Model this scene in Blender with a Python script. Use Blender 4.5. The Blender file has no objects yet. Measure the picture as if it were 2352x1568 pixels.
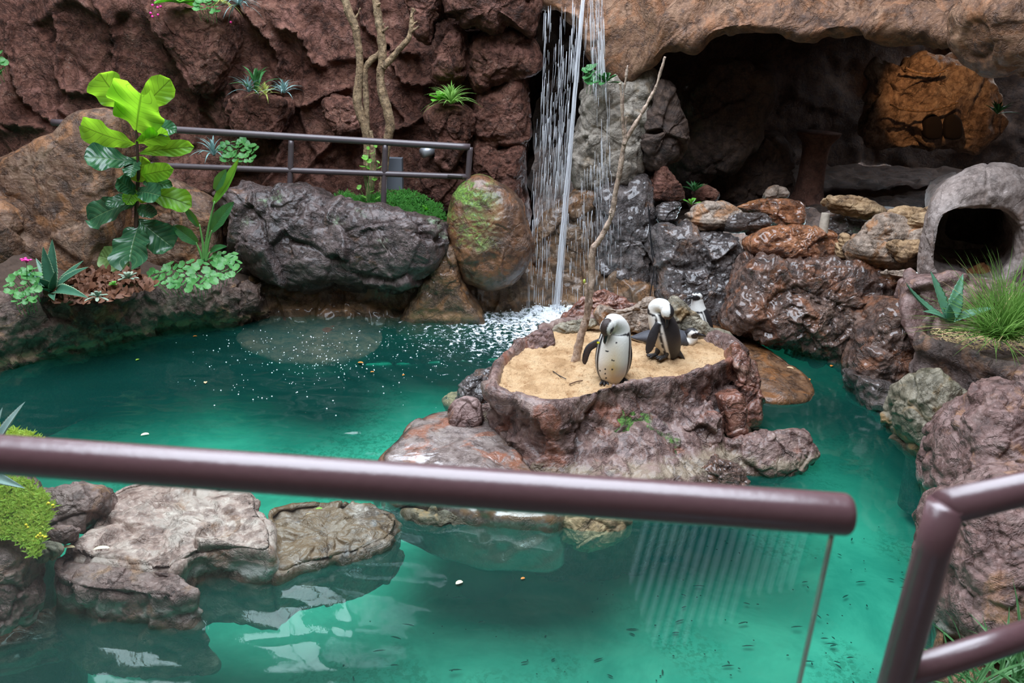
import bpy, math, random
import numpy as np
from mathutils import Vector, Matrix
from mathutils.kdtree import KDTree

scene = bpy.context.scene
COL = scene.collection

# ---------------------------------------------------------------- camera
FPX = 1800.0
TH, RO = math.radians(22.0), math.radians(2.0)
CAM = np.array([0.0, 0.0, 2.55])
_f = np.array([0, math.cos(TH), -math.sin(TH)])
_u = np.array([0, math.sin(TH), math.cos(TH)])
_r = np.array([1.0, 0, 0])
CR = math.cos(RO) * _r + math.sin(RO) * _u
CU = math.cos(RO) * _u - math.sin(RO) * _r
cam_d = bpy.data.cameras.new('camera')
cam_o = bpy.data.objects.new('camera', cam_d)
COL.objects.link(cam_o)
cam_d.sensor_width = 36.0
cam_d.lens = 36.0 * FPX / 2352.0
cam_d.clip_start = 0.05
m = Matrix(((CR[0], CU[0], -_f[0], CAM[0]), (CR[1], CU[1], -_f[1], CAM[1]), (CR[2], CU[2], -_f[2], CAM[2]), (0, 0, 0, 1)))
cam_o.matrix_world = m
cam_d.dof.use_dof = True
cam_d.dof.focus_distance = 5.3
cam_d.dof.aperture_fstop = 4.0
scene.camera = cam_o

# ---------------------------------------------------------------- world, light, exposure
scene.view_settings.view_transform = 'Standard'
scene.view_settings.look = 'None'
scene.view_settings.gamma = 1.0
scene.view_settings.use_curve_mapping = False
scene.view_settings.exposure = 0.12
world = bpy.data.worlds.new('world')
scene.world = world
world.use_nodes = True
wn, wl = world.node_tree.nodes, world.node_tree.links
wn.clear()
wo = wn.new('ShaderNodeOutputWorld')
bg = wn.new('ShaderNodeBackground')
bg.inputs[0].default_value = (0.80, 0.88, 1.0, 1)
bg.inputs[1].default_value = 11.5
wl.new(bg.outputs[0], wo.inputs[0])
port = bpy.data.lights.new('skylight_portal', 'AREA')
port.shape = 'RECTANGLE'; port.size = 7.5; port.size_y = 8.7
port.cycles.is_portal = True
port_o = bpy.data.objects.new('skylight_portal', port); COL.objects.link(port_o)
port_o.location = (-1.25, 3.85, 8.28)

# ---------------------------------------------------------------- pixel helpers
def ray(x, y):
    return _f + CR * (x - 1176) / FPX - CU * (y - 784) / FPX
def atZ(x, y, z):
    d = ray(x, y); return CAM + d * ((z - CAM[2]) / d[2])
def atY(x, y, Y):
    d = ray(x, y); return CAM + d * (Y / d[1])

# ---------------------------------------------------------------- noise (numpy)
def _h(ix, iy, iz, seed):
    h = (ix.astype(np.int64) * 374761393 + iy.astype(np.int64) * 668265263 + iz.astype(np.int64) * 2147483647 + seed * 1274126177) & 0xFFFFFFFF
    h = ((h ^ (h >> 13)) * 1274126177) & 0xFFFFFFFF
    h = ((h ^ (h >> 16)) * 2246822519) & 0xFFFFFFFF
    h = h ^ (h >> 15)
    return h
def _r1(h): return (h & 0xFFFF) / 65535.0
def _rn(ix, iy, iz, seed):
    h = _h(ix, iy, iz, seed)
    h2 = ((h * 1664525 + 1013904223) & 0xFFFFFFFF); h2 ^= h2 >> 15
    h3 = ((h2 * 22695477 + 1) & 0xFFFFFFFF); h3 ^= h3 >> 14
    return _r1(h), _r1(h2 >> 3), _r1(h3 >> 5)
def vnoise(p, seed=0):
    i = np.floor(p).astype(np.int64); f = p - i
    w = f * f * f * (f * (f * 6 - 15) + 10)
    out = np.zeros(len(p))
    for dx in (0, 1):
        wx = w[:, 0] if dx else 1 - w[:, 0]
        for dy in (0, 1):
            wy = w[:, 1] if dy else 1 - w[:, 1]
            for dz in (0, 1):
                wz = w[:, 2] if dz else 1 - w[:, 2]
                a, b, c = _rn(i[:, 0] + dx, i[:, 1] + dy, i[:, 2] + dz, seed)
                g = (a * 2 - 1) * (f[:, 0] - dx) + (b * 2 - 1) * (f[:, 1] - dy) + (c * 2 - 1) * (f[:, 2] - dz)
                out += wx * wy * wz * g
    return out * 1.6
def fbm(p, octv=4, seed=0, gain=0.5):
    o = np.zeros(len(p)); a = 1.0
    for k in range(octv):
        o += a * vnoise(p * (2.03 ** k) + 17.3 * k, seed + k); a *= gain
    return o
def worley(p, seed=0):
    i = np.floor(p).astype(np.int64); f = p - i
    F1 = np.full(len(p), 9.0); F2 = np.full(len(p), 9.0)
    V = np.zeros((len(p), 3)); H = np.zeros((len(p), 3))
    for dx in (-1, 0, 1):
        for dy in (-1, 0, 1):
            for dz in (-1, 0, 1):
                a, b, c = _rn(i[:, 0] + dx, i[:, 1] + dy, i[:, 2] + dz, seed)
                v = np.stack([f[:, 0] - dx - a, f[:, 1] - dy - b, f[:, 2] - dz - c], 1)
                d = np.sqrt((v * v).sum(1))
                m1 = d < F1
                F2 = np.where(m1, F1, np.minimum(F2, d))
                F1 = np.where(m1, d, F1)
                V[m1] = v[m1]
                H[m1] = np.stack([a, b, c], 1)[m1]
    return F1, F2, V, H
def facet(p, seed=0):
    F1, F2, V, H = worley(p, seed)
    g = (H * 7.31) % 1.0 * 2 - 1
    h = (H[:, 0] * 5.7 + H[:, 1] * 3.1) % 1.0 - 0.5
    return (V * g).sum(1) * 1.2 + h * 0.4, F2 - F1
def disp(p, n, spec, warp=0.25, grid=None):
    """spec: list of (kind, size, amplitude, seed)"""
    d = np.zeros(len(p))
    for kind, s, a, seed in spec:
        q = p / s
        q = q + warp * np.stack([vnoise(q * 1.3 + 5, seed + 50), vnoise(q * 1.3 + 31, seed + 51), vnoise(q * 1.3 + 77, seed + 52)], 1)
        if kind == 'facet':
            fv, e = facet(q, seed)
            d += a * fv
            d -= a * 0.22 * np.exp(-(e / 0.06) ** 2)
        elif kind == 'crack':
            F1, F2, V, H = worley(q, seed)
            d -= a * np.exp(-((F2 - F1) / 0.09) ** 2)
        elif kind == 'fbm':
            d += a * fbm(q, 4, seed)
        elif kind == 'ridge':
            d += a * (0.5 - np.abs(fbm(q, 3, seed))) * 1.2
        elif kind == 'strata':
            zz = p[:, 2] / s + 0.35 * fbm(p / (s * 5), 2, seed)
            fr = zz - np.floor(zz)
            d += a * (np.abs(fr - 0.5) * -2 + 0.5 + 0.4 * _r1(_h(np.floor(zz), np.floor(zz) * 0, np.floor(zz) * 0, seed)))
    if grid is not None:
        nu, closed, it = grid; g = d.reshape(-1, nu)
        for _ in range(it):
            gp = np.vstack([g[:1], g, g[-1:]]); v = (gp[:-2] + gp[2:]) * .5
            if closed: h_ = (np.roll(g, 1, 1) + np.roll(g, -1, 1)) * .5
            else: gq = np.hstack([g[:, :1], g, g[:, -1:]]); h_ = (gq[:, :-2] + gq[:, 2:]) * .5
            g = g * .4 + (v + h_) * .3
        d = g.ravel()
    return p + n * d[:, None]

# ---------------------------------------------------------------- mesh helpers
def rawmesh(name, V, Q, T=None, smooth=True, mats=None, uv=None, colattr=None, matidx=None):
    V = np.asarray(V, dtype=np.float32).reshape(-1, 3)
    Q = np.asarray(Q, dtype=np.int32).reshape(-1, 4) if Q is not None and len(Q) else np.zeros((0, 4), np.int32)
    T = np.asarray(T, dtype=np.int32).reshape(-1, 3) if T is not None and len(T) else np.zeros((0, 3), np.int32)
    me = bpy.data.meshes.new(name)
    me.vertices.add(len(V)); me.vertices.foreach_set('co', V.ravel())
    loops = np.concatenate([Q.ravel(), T.ravel()])
    me.loops.add(len(loops)); me.loops.foreach_set('vertex_index', loops)
    nf = len(Q) + len(T)
    me.polygons.add(nf)
    starts = np.concatenate([np.arange(len(Q)) * 4, len(Q) * 4 + np.arange(len(T)) * 3]).astype(np.int32)
    tot = np.concatenate([np.full(len(Q), 4), np.full(len(T), 3)]).astype(np.int32)
    me.polygons.foreach_set('loop_start', starts)
    me.polygons.foreach_set('loop_total', tot)
    me.polygons.foreach_set('use_smooth', np.full(nf, smooth))
    if matidx is not None: me.polygons.foreach_set('material_index', np.asarray(matidx, np.int32))
    if uv is not None:
        ul = me.uv_layers.new(name='UVMap')
        ul.data.foreach_set('uv', np.asarray(uv, np.float32)[loops].ravel())
    if colattr is not None:
        ca = me.color_attributes.new('Col', 'FLOAT_COLOR', 'POINT')
        c = np.ones((len(V), 4), np.float32); c[:, :3] = colattr
        ca.data.foreach_set('color', c.ravel())
    me.update(calc_edges=True)
    me.validate()
    if mats:
        for mt in (mats if isinstance(mats, (list, tuple)) else [mats]): me.materials.append(mt)
    return me
def ob(name, me, parent=None, loc=None):
    o = bpy.data.objects.new(name, me); COL.objects.link(o)
    if parent is not None: o.parent = parent
    if loc is not None: o.location = loc
    return o
def tag(o, label=None, cat=None, group=None, kind=None):
    if label: o['label'] = label
    if cat: o['category'] = cat
    if group: o['group'] = group
    if kind: o['kind'] = kind
    return o
def empty(name, loc, label, cat, group=None):
    o = bpy.data.objects.new(name, None); COL.objects.link(o)
    o.location = Vector(loc); o.empty_display_size = 0.05
    return tag(o, label, cat, group)
def mesh_ob(name, V, Q, T=None, mat=None, parent=None, origin=None, **kw):
    """V in world coordinates; origin = object origin (world); parent = unrotated empty"""
    V = np.asarray(V, float).reshape(-1, 3)
    if origin is None:
        origin = V.mean(0); origin = np.array([origin[0], origin[1], V[:, 2].min()])
    origin = np.asarray(origin, float)
    me = rawmesh(name, V - origin, Q, T, mats=mat, **kw)
    o = ob(name, me)
    if parent is not None:
        o.parent = parent
        pw = Vector((0, 0, 0)); q = parent
        while q is not None: pw += q.location; q = q.parent
        o.location = Vector(origin) - pw
    else:
        o.location = Vector(origin)
    return o
def gridfaces(nu, nv, closeu=False, flip=False):
    """vertices indexed [v*nu+u]"""
    U = np.arange(nu if closeu else nu - 1); Vv = np.arange(nv - 1)
    uu, vv = np.meshgrid(U, Vv); uu = uu.ravel(); vv = vv.ravel(); un = (uu + 1) % nu
    f = np.stack([vv * nu + uu, vv * nu + un, (vv + 1) * nu + un, (vv + 1) * nu + uu], 1)
    return f[:, ::-1] if flip else f
def vnormals(V, Q, T=None):
    N = np.zeros_like(V)
    for F in (Q, T):
        if F is None or len(F) == 0: continue
        a, b, c = V[F[:, 0]], V[F[:, 1]], V[F[:, 2]]
        n = np.cross(b - a, c - a)
        if F.shape[1] == 4:
            n = n + np.cross(c - a, V[F[:, 3]] - a)
        for k in range(F.shape[1]): np.add.at(N, F[:, k], n)
    return N / (np.linalg.norm(N, axis=1, keepdims=True) + 1e-12)
def catmull(P, n, closed=False, chord=True):
    P = np.asarray(P, float)
    if closed: Pe = np.vstack([P, P[:1]])
    else: Pe = P
    if chord:
        t = np.concatenate([[0], np.cumsum(np.linalg.norm(np.diff(Pe, axis=0), axis=1) + 1e-9)])
    else: t = np.arange(len(Pe), dtype=float)
    T = np.linspace(0, t[-1], n, endpoint=not closed)
    k = np.clip(np.searchsorted(t, T, side='right') - 1, 0, len(Pe) - 2)
    s = ((T - t[k]) / (t[k + 1] - t[k]))[:, None]
    def g(i):
        if closed: return P[i % len(P)]
        return Pe[np.clip(i, 0, len(Pe) - 1)]
    p0, p1, p2, p3 = g(k - 1), g(k), g(k + 1), g(k + 2)
    # limited tangents
    m1 = (p2 - p0) * 0.5; m2 = (p3 - p1) * 0.5
    L = np.linalg.norm(p2 - p1, axis=1, keepdims=True)
    for mm in (m1, m2):
        l = np.linalg.norm(mm, axis=1, keepdims=True) + 1e-9
        mm *= np.minimum(1, L / l)
    s2, s3 = s * s, s * s * s
    return (2 * s3 - 3 * s2 + 1) * p1 + (s3 - 2 * s2 + s) * m1 + (-2 * s3 + 3 * s2) * p2 + (s3 - s2) * m2

def strip_pts(rows, nu, nv):
    G = np.stack([catmull(r, nu) for r in rows], 0)           # rows,nu,3
    R = G.shape[0]
    t = np.zeros(R)
    for k in range(1, R): t[k] = t[k - 1] + max(1e-3, np.linalg.norm(G[k] - G[k - 1], axis=1).mean())
    T = np.linspace(0, t[-1], nv)
    k = np.clip(np.searchsorted(t, T, side='right') - 1, 0, R - 2)
    s = ((T - t[k]) / (t[k + 1] - t[k]))[:, None, None]
    gi = lambda i: G[np.clip(i, 0, R - 1)]
    p0, p1, p2, p3 = gi(k - 1), gi(k), gi(k + 1), gi(k + 2)
    m1 = (p2 - p0) * 0.5; m2 = (p3 - p1) * 0.5
    L = np.linalg.norm(p2 - p1, axis=2, keepdims=True)
    for mm in (m1, m2):
        l = np.linalg.norm(mm, axis=2, keepdims=True) + 1e-9
        mm *= np.minimum(1, L / l)
    s2, s3 = s * s, s * s * s
    return ((2 * s3 - 3 * s2 + 1) * p1 + (s3 - 2 * s2 + s) * m1 + (-2 * s3 + 3 * s2) * p2 + (s3 - s2) * m2).reshape(-1, 3)

def poly_groove(V, lines, width, depth, axis=(0, 2)):
    """carving depth (>=0) around polylines (3D) measured in two axes"""
    d = np.full(len(V), 9.0)
    A = V[:, axis]
    for L in lines:
        L = catmull(L, max(8, len(L) * 5))[:, axis]
        L = L + 0.015 * np.sin(np.arange(len(L)) * 2.3)[:, None]
        for a, b in zip(L[:-1], L[1:]):
            ab = b - a; t = np.clip(((A - a) @ ab) / (ab @ ab + 1e-12), 0, 1)
            d = np.minimum(d, np.linalg.norm(A - a - t[:, None] * ab, axis=1))
    return depth * (np.exp(-(d / width) ** 2) + 0.35 * np.exp(-(d / (width * 4)) ** 2))

def strip(name, rows, nu, nv, spec, mat, flip=False, grooves=None, gw=0.02, gd=0.07, warp=0.25, parent=None):
    V = strip_pts(rows, nu, nv)
    Q = gridfaces(nu, nv, flip=flip)
    N = vnormals(V, Q)
    if grooves is not None:
        V2 = V - N * poly_groove(V, grooves, gw, gd)[:, None]
    else: V2 = V
    sh = V2 - V
    V = disp(V, N, spec, warp, (nu, False, 3)) + sh
    return mesh_ob(name, V, Q, mat=mat, parent=parent)

def outline_r(P2, c, nphi):
    """angular resample of star-shaped outline"""
    P = catmull(np.c_[P2, np.zeros(len(P2))], 400, closed=True)[:, :2] - c
    a = np.arctan2(P[:, 1], P[:, 0]); r = np.hypot(P[:, 0], P[:, 1])
    o = np.argsort(a); a, r = a[o], r[o]
    A = np.linspace(-math.pi, math.pi, nphi, endpoint=False)
    return A, np.interp(A, np.r_[a - 2 * math.pi, a, a + 2 * math.pi], np.r_[r, r, r])

DRY = lambda s=0: [('facet', .34, .045, 3 + s), ('facet', .12, .016, 9 + s), ('fbm', .10, .012, 1 + s)]
def blob(name, out, Y, tf, tb=None, lean=0.45, mat=None, spec=None, label=None, cat='boulder', group=None,
         e1=0.8, e2=0.75, nphi=200, nth=110, skew=0.0, parent=None, warp=0.25, kind=None, sc=1.0):
    """rock whose silhouette is the outline (pixels) on a leaning plane at distance Y, swollen tf to the front and tb behind"""
    out = np.array(out, float); c0 = out.mean(0); c3 = atY(c0[0], c0[1], Y)
    nrm = np.array([0, -1.0, lean]); nrm /= np.linalg.norm(nrm)
    ex = np.array([1.0, 0, 0]); ez = np.cross(nrm, ex) * -1
    if ez[2] < 0: ez = -ez
    pts = []
    for x, y in out:
        d = ray(x, y); t = ((c3 - CAM) @ nrm) / (d @ nrm); q = CAM + d * t - c3
        pts.append((q @ ex, q @ ez))
    pts = np.array(pts); cc = pts.mean(0)
    A, r = outline_r(pts, cc, nphi)
    tb = tf if tb is None else tb
    th = np.linspace(-math.pi / 2, math.pi / 2, 1500)
    ct, st = np.cos(th), np.sin(th)
    rad = np.abs(ct) ** e1; hh = np.sign(st) * np.abs(st) ** e2
    rm = r.mean(); al = np.r_[0, np.cumsum(np.hypot(np.diff(rad) * rm, np.diff(hh) * tf))]   # even spacing along the profile
    sl = np.linspace(0, al[-1], nth); rad = np.maximum(np.interp(sl, al, rad), .004); hh = np.interp(sl, al, hh)
    hh = np.where(hh > 0, hh * tf, hh * tb)
    X = rad[:, None] * r[None, :] * np.cos(A)[None, :] + cc[0]
    Zz = rad[:, None] * r[None, :] * np.sin(A)[None, :] + cc[1]
    H = np.repeat(hh[:, None], nphi, 1) * (1 + skew * (Zz - cc[1]) / (r.max()))
    V = (c3[None, None] + X[..., None] * ex + Zz[..., None] * ez + H[..., None] * nrm).reshape(-1, 3)
    Q = gridfaces(nphi, nth, closeu=True)
    N = vnormals(V, Q)
    ctr = V.mean(0)
    if ((V - ctr) * N).sum() < 0: N = -N; Q = Q[:, ::-1]
    V = disp(V, N, spec if spec is not None else DRY(int(abs(out[0][0])) % 97), warp, (nphi, True, 1))
    o = mesh_ob(name, V, Q, mat=mat, parent=parent)
    if label: tag(o, label, cat, group)
    if kind: tag(o, kind=kind)
    return o

def slab(name, out, z, zb, flare=0.05, dome=0.02, mat=None, spec=None, label=None, cat='rock', group=None,
         nphi=240, parent=None, undercut=0.0, tilt=(0, 0), rnd=0.03, warp=0.25, raw=False, inner=16, outer=26):
    """rock with a flat-ish top whose outline (pixels) is at height z, sides go down to zb; raw: outline already (x,y)"""
    out = np.array(out, float)
    P = out if raw else np.array([atZ(x, y, z)[:2] for x, y in out])
    cc = P.mean(0)
    A, r = outline_r(P, cc, nphi)
    rings = []
    for k in range(inner):
        t = (k + 0.02) / inner * 0.96
        rings.append((t, z + dome * (1 - t * t), 0.0))
    for k in range(5):
        a = k / 4 * math.pi / 2
        rings.append((1.0, z - rnd * (1 - math.cos(a)), -rnd * (1 - math.sin(a))))
    for k in range(1, outer):
        t = k / (outer - 1)
        rings.append((1.0, z - rnd - (z - rnd - zb) * t, flare * t - undercut * math.sin(math.pi * t)))
    V = []
    for t, zz, off in rings:
        rr = r * t + off
        x = cc[0] + rr * np.cos(A); y = cc[1] + rr * np.sin(A)
        wgt = 1.0
        V.append(np.stack([x, y, zz + tilt[0] * (x - cc[0]) * wgt + tilt[1] * (y - cc[1]) * wgt], 1))
    V.append(np.repeat([[cc[0], cc[1], zb]], nphi, 0))
    V = np.concatenate(V); nv = len(rings) + 1
    Q = gridfaces(nphi, nv, closeu=True, flip=True)
    N = vnormals(V, Q)
    if (N[:nphi * 4, 2]).mean() < 0: N = -N; Q = Q[:, ::-1]
    V = disp(V, N, spec if spec is not None else DRY(int(abs(out[0][0])) % 97), warp, (nphi, True, 1))
    o = mesh_ob(name, V, Q, mat=mat, parent=parent)
    if label: tag(o, label, cat, group)
    return o

def tube_vf(P, rad, n=10, cap=True):
    P = np.asarray(P, float); m_ = len(P)
    rad = np.broadcast_to(np.asarray(rad, float), (m_,))
    T = np.gradient(P, axis=0); T /= np.linalg.norm(T, axis=1, keepdims=True) + 1e-12
    up = np.array([0, 0, 1.0]) if abs(T[0][2]) < 0.9 else np.array([1.0, 0, 0])
    a = np.cross(T[0], up); a /= np.linalg.norm(a)
    fr = []
    for k in range(m_):
        a = a - T[k] * (a @ T[k]); a /= np.linalg.norm(a) + 1e-12
        fr.append((a, np.cross(T[k], a)))
    an = np.linspace(0, 2 * math.pi, n, endpoint=False)
    V = np.concatenate([P[k] + rad[k] * (np.cos(an)[:, None] * fr[k][0] + np.sin(an)[:, None] * fr[k][1]) for k in range(m_)])
    Q = gridfaces(n, m_, closeu=True)
    Tr = []
    if cap:
        b = len(V); V = np.vstack([V, P[0], P[-1]])
        for k in range(n):
            Tr.append((b, (k + 1) % n, k)); Tr.append((b + 1, (m_ - 1) * n + k, (m_ - 1) * n + (k + 1) % n))
    return V, Q, np.array(Tr, int).reshape(-1, 3)
class MB:
    def __init__(s): s.V = []; s.Q = []; s.T = []; s.n = 0; s.UV = []
    def add(s, V, Q, T=None, uv=None):
        V = np.asarray(V, float)
        s.V.append(V)
        if Q is not None and len(Q): s.Q.append(np.asarray(Q) + s.n)
        if T is not None and len(T): s.T.append(np.asarray(T) + s.n)
        s.UV.append(uv if uv is not None else np.zeros((len(V), 2)))
        s.n += len(V)
    def tube(s, P, rad, n=10, k=None):
        if k: 
            rad = np.broadcast_to(np.asarray(rad, float), (len(P),))
            Pr = catmull(np.c_[np.asarray(P, float), rad], k); P, rad = Pr[:, :3], Pr[:, 3]
        s.add(*tube_vf(P, rad, n))
    def box(s, c, h, rot=None):
        v = np.array([[x, y, z] for x in (-1, 1) for y in (-1, 1) for z in (-1, 1)]) * np.asarray(h)
        if rot is not None: v = v @ np.asarray(rot).T
        s.add(v + np.asarray(c), [[0, 1, 3, 2], [4, 6, 7, 5], [0, 4, 5, 1], [2, 3, 7, 6], [0, 2, 6, 4], [1, 5, 7, 3]])
    def build(s, name, mat, parent=None, origin=None, smooth=True, uv=False):
        V = np.concatenate(s.V); Q = np.concatenate(s.Q) if s.Q else None; T = np.concatenate(s.T) if s.T else None
        return mesh_ob(name, V, Q, T, mat=mat, parent=parent, origin=origin, smooth=smooth, uv=np.concatenate(s.UV) if uv else None)

# ---------------------------------------------------------------- materials
def newmat(name):
    m_ = bpy.data.materials.new(name); m_.use_nodes = True
    nt = m_.node_tree; nt.nodes.clear()
    out = nt.nodes.new('ShaderNodeOutputMaterial')
    return m_, nt.nodes, nt.links, out
def nd(N, t, **kw):
    n = N.new(t)
    for k, v in kw.items(): setattr(n, k, v)
    return n
def mixc(N, L, fac, a, b, bt='MIX'):
    n = N.new('ShaderNodeMix'); n.data_type = 'RGBA'; n.blend_type = bt; n.clamp_factor = True
    for sock, v in ((n.inputs[0], fac), (n.inputs[6], a), (n.inputs[7], b)):
        if hasattr(v, 'is_linked') or hasattr(v, 'links'): L.new(v, sock)
        elif isinstance(v, (tuple, list)): sock.default_value = (*v[:3], 1)
        else: sock.default_value = v
    return n.outputs[2]
def mth(N, L, op, a, b=None, clamp=False):
    n = N.new('ShaderNodeMath'); n.operation = op; n.use_clamp = clamp
    for s_, v in ((n.inputs[0], a), (n.inputs[1], b)):
        if v is None: continue
        if hasattr(v, 'links'): L.new(v, s_)
        else: s_.default_value = v
    return n.outputs[0]
def ramp(N, L, fac, stops):
    r = N.new('ShaderNodeValToRGB'); L.new(fac, r.inputs[0])
    e = r.color_ramp.elements
    while len(e) < len(stops): e.new(0.5)
    for k, (p, c) in enumerate(stops):
        e[k].position = p; e[k].color = (*c, 1) if len(c) == 3 else c
    return r.outputs[0]
def noise(N, L, vec, scale, detail=4, rough=0.55, dist=0.0):
    n = N.new('ShaderNodeTexNoise'); n.inputs['Scale'].default_value = scale; n.inputs['Detail'].default_value = detail
    n.inputs['Roughness'].default_value = rough; n.inputs['Distortion'].default_value = dist
    L.new(vec, n.inputs['Vector']); return n.outputs[0]
def sstep(N, L, v, lo, hi):
    n = N.new('ShaderNodeMapRange'); n.interpolation_type = 'SMOOTHSTEP'
    L.new(v, n.inputs[0]); n.inputs[1].default_value = lo; n.inputs[2].default_value = hi
    return n.outputs[0]
def rockmat(name, c_lo, c_mid, c_hi, rough=0.6, bump=0.012, spec=0.5, moss=None, moss_z=None, moss_box=None, vein=None, line=None, sc=1.0, pale=0.0, accent=None, strat=0.0, coat=0.0):
    m_, N, L, out = newmat(name)
    geo = N.new('ShaderNodeNewGeometry'); P = geo.outputs['Position']
    n1 = noise(N, L, P, 2.2 * sc, 6, 0.6, 0.6); n2 = noise(N, L, P, 13 * sc, 6, 0.65)
    n3 = noise(N, L, P, 55 * sc, 3, 0.6)
    f = mth(N, L, 'ADD', mth(N, L, 'MULTIPLY', n1, 0.6), mth(N, L, 'MULTIPLY', n2, 0.4))
    c = ramp(N, L, f, [(0.36, c_lo), (0.5, c_mid), (0.64, c_hi)])
    if accent is not None:                                   # iron-coloured patches
        a = sstep(N, L, noise(N, L, P, 4.1 * sc, 5, 0.6, 1.0), accent[1], accent[1] + 0.12)
        c = mixc(N, L, mth(N, L, 'MULTIPLY', a, 0.85), c, accent[0])
    c = mixc(N, L, mth(N, L, 'MULTIPLY', sstep(N, L, n3, 0.5, 0.75), 0.35), c, tuple(min(1, x * 1.7 + 0.02) for x in c_hi))
    c = mixc(N, L, mth(N, L, 'MULTIPLY', sstep(N, L, n2, 0.52, 0.36), 0.5), c, tuple(x * 0.4 for x in c_lo))
    if pale > 0:                                             # mineral bloom
        pz = mth(N, L, 'MULTIPLY', sstep(N, L, noise(N, L, P, 3.3 * sc, 8, 0.7, 0.4), 0.5, 0.64), pale)
        c = mixc(N, L, pz, c, (0.46, 0.36, 0.31))
    if vein is not None:                                     # light mortar-like craze lines
        v = N.new('ShaderNodeTexVoronoi'); v.feature = 'DISTANCE_TO_EDGE'; v.inputs['Scale'].default_value = 5
        vm = N.new('ShaderNodeVectorMath'); vm.operation = 'ADD'
        nn = N.new('ShaderNodeTexNoise'); nn.inputs['Scale'].default_value = 6; L.new(P, nn.inputs['Vector'])
        L.new(P, vm.inputs[0]); L.new(nn.outputs[1], vm.inputs[1]); L.new(vm.outputs[0], v.inputs['Vector'])
        vf = mth(N, L, 'MULTIPLY', sstep(N, L, v.outputs[0], 0.02, 0.0), sstep(N, L, n1, 0.5, 0.62))
        c = mixc(N, L, mth(N, L, 'MULTIPLY', vf, 0.5), c, vein)
    sep = N.new('ShaderNodeSeparateXYZ'); L.new(P, sep.inputs[0])
    nsep = N.new('ShaderNodeSeparateXYZ'); L.new(geo.outputs['Normal'], nsep.inputs[0])
    rgh = rough
    if line is not None:                                     # pale tide line and dark algae under it
        zz = mth(N, L, 'ADD', sep.outputs[2], mth(N, L, 'MULTIPLY', mth(N, L, 'SUBTRACT', n2, 0.5), 0.10))
        band = mth(N, L, 'MULTIPLY', sstep(N, L, zz, 0.03, 0.06), sstep(N, L, zz, 0.13, 0.08))
        band = mth(N, L, 'MULTIPLY', band, sstep(N, L, noise(N, L, P, 7, 3), 0.36, 0.48))
        c = mixc(N, L, mth(N, L, 'MULTIPLY', band, 0.75), c, line)
        wetb = sstep(N, L, zz, 0.05, 0.01)
        c = mixc(N, L, mth(N, L, 'MULTIPLY', wetb, 0.75), c, (0.07, 0.045, 0.02))
    if moss is not None:
        mm = mth(N, L, 'MULTIPLY', sstep(N, L, nsep.outputs[2], 0.05, 0.6), sstep(N, L, noise(N, L, P, 3.6, 5, 0.6), moss[1], moss[1] + 0.10))
        if moss_z is not None:
            mm = mth(N, L, 'MULTIPLY', mm, sstep(N, L, sep.outputs[2 if len(moss_z) == 2 else moss_z[2]], moss_z[0], moss_z[1]))
        if moss_box is not None:
            mm = mth(N, L, 'MULTIPLY', mm, sstep(N, L, sep.outputs[moss_box[0]], moss_box[1], moss_box[2]))
        mc = mixc(N, L, sstep(N, L, n3, 0.35, 0.65), tuple(x * 0.35 for x in moss[0]), moss[0])
        c = mixc(N, L, mm, c, mc)
        rgh = mth(N, L, 'ADD', mth(N, L, 'MULTIPLY', mm, 0.4), rough)
    b = N.new('ShaderNodeBsdfPrincipled'); L.new(c, b.inputs['Base Color'])
    if isinstance(rgh, float):
        r_ = mth(N, L, 'ADD', mth(N, L, 'MULTIPLY', mth(N, L, 'SUBTRACT', n2, 0.5), 0.5), rgh, clamp=True)
    else: r_ = rgh
    L.new(r_, b.inputs['Roughness'])
    b.inputs['Specular IOR Level'].default_value = spec
    if coat: b.inputs['Coat Weight'].default_value = coat; b.inputs['Coat Roughness'].default_value = 0.10
    bp = N.new('ShaderNodeBump'); bp.inputs['Strength'].default_value = 1.0; bp.inputs['Distance'].default_value = bump
    if strat:
        mp = N.new('ShaderNodeMapping'); L.new(P, mp.inputs[0]); mp.inputs[3].default_value = (1.2, 1.2, 9)
        ns = noise(N, L, mp.outputs[0], 4, 5, 0.6)
    h = mth(N, L, 'ADD', mth(N, L, 'MULTIPLY', noise(N, L, P, 9 * sc, 9, 0.62, .45), 2.1), mth(N, L, 'MULTIPLY', noise(N, L, P, 34 * sc, 6, 0.65, .4), .7))
    cr_ = mth(N, L, 'ABSOLUTE', mth(N, L, 'SUBTRACT', noise(N, L, P, 4.0 * sc, 7, 0.62, .5), .5))
    h = mth(N, L, 'ADD', h, mth(N, L, 'MULTIPLY', sstep(N, L, cr_, 0.0, .035), .45))
    c = mixc(N, L, mth(N, L, 'MULTIPLY', sstep(N, L, cr_, .014, 0.0), .4), c, tuple(x * .35 for x in c_lo))
    L.new(c, b.inputs['Base Color'])
    if strat: h = mth(N, L, 'ADD', h, mth(N, L, 'MULTIPLY', ns, strat))
    L.new(h, bp.inputs['Height']); L.new(bp.outputs[0], b.inputs['Normal'])
    L.new(b.outputs[0], out.inputs[0])
    return m_
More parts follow.
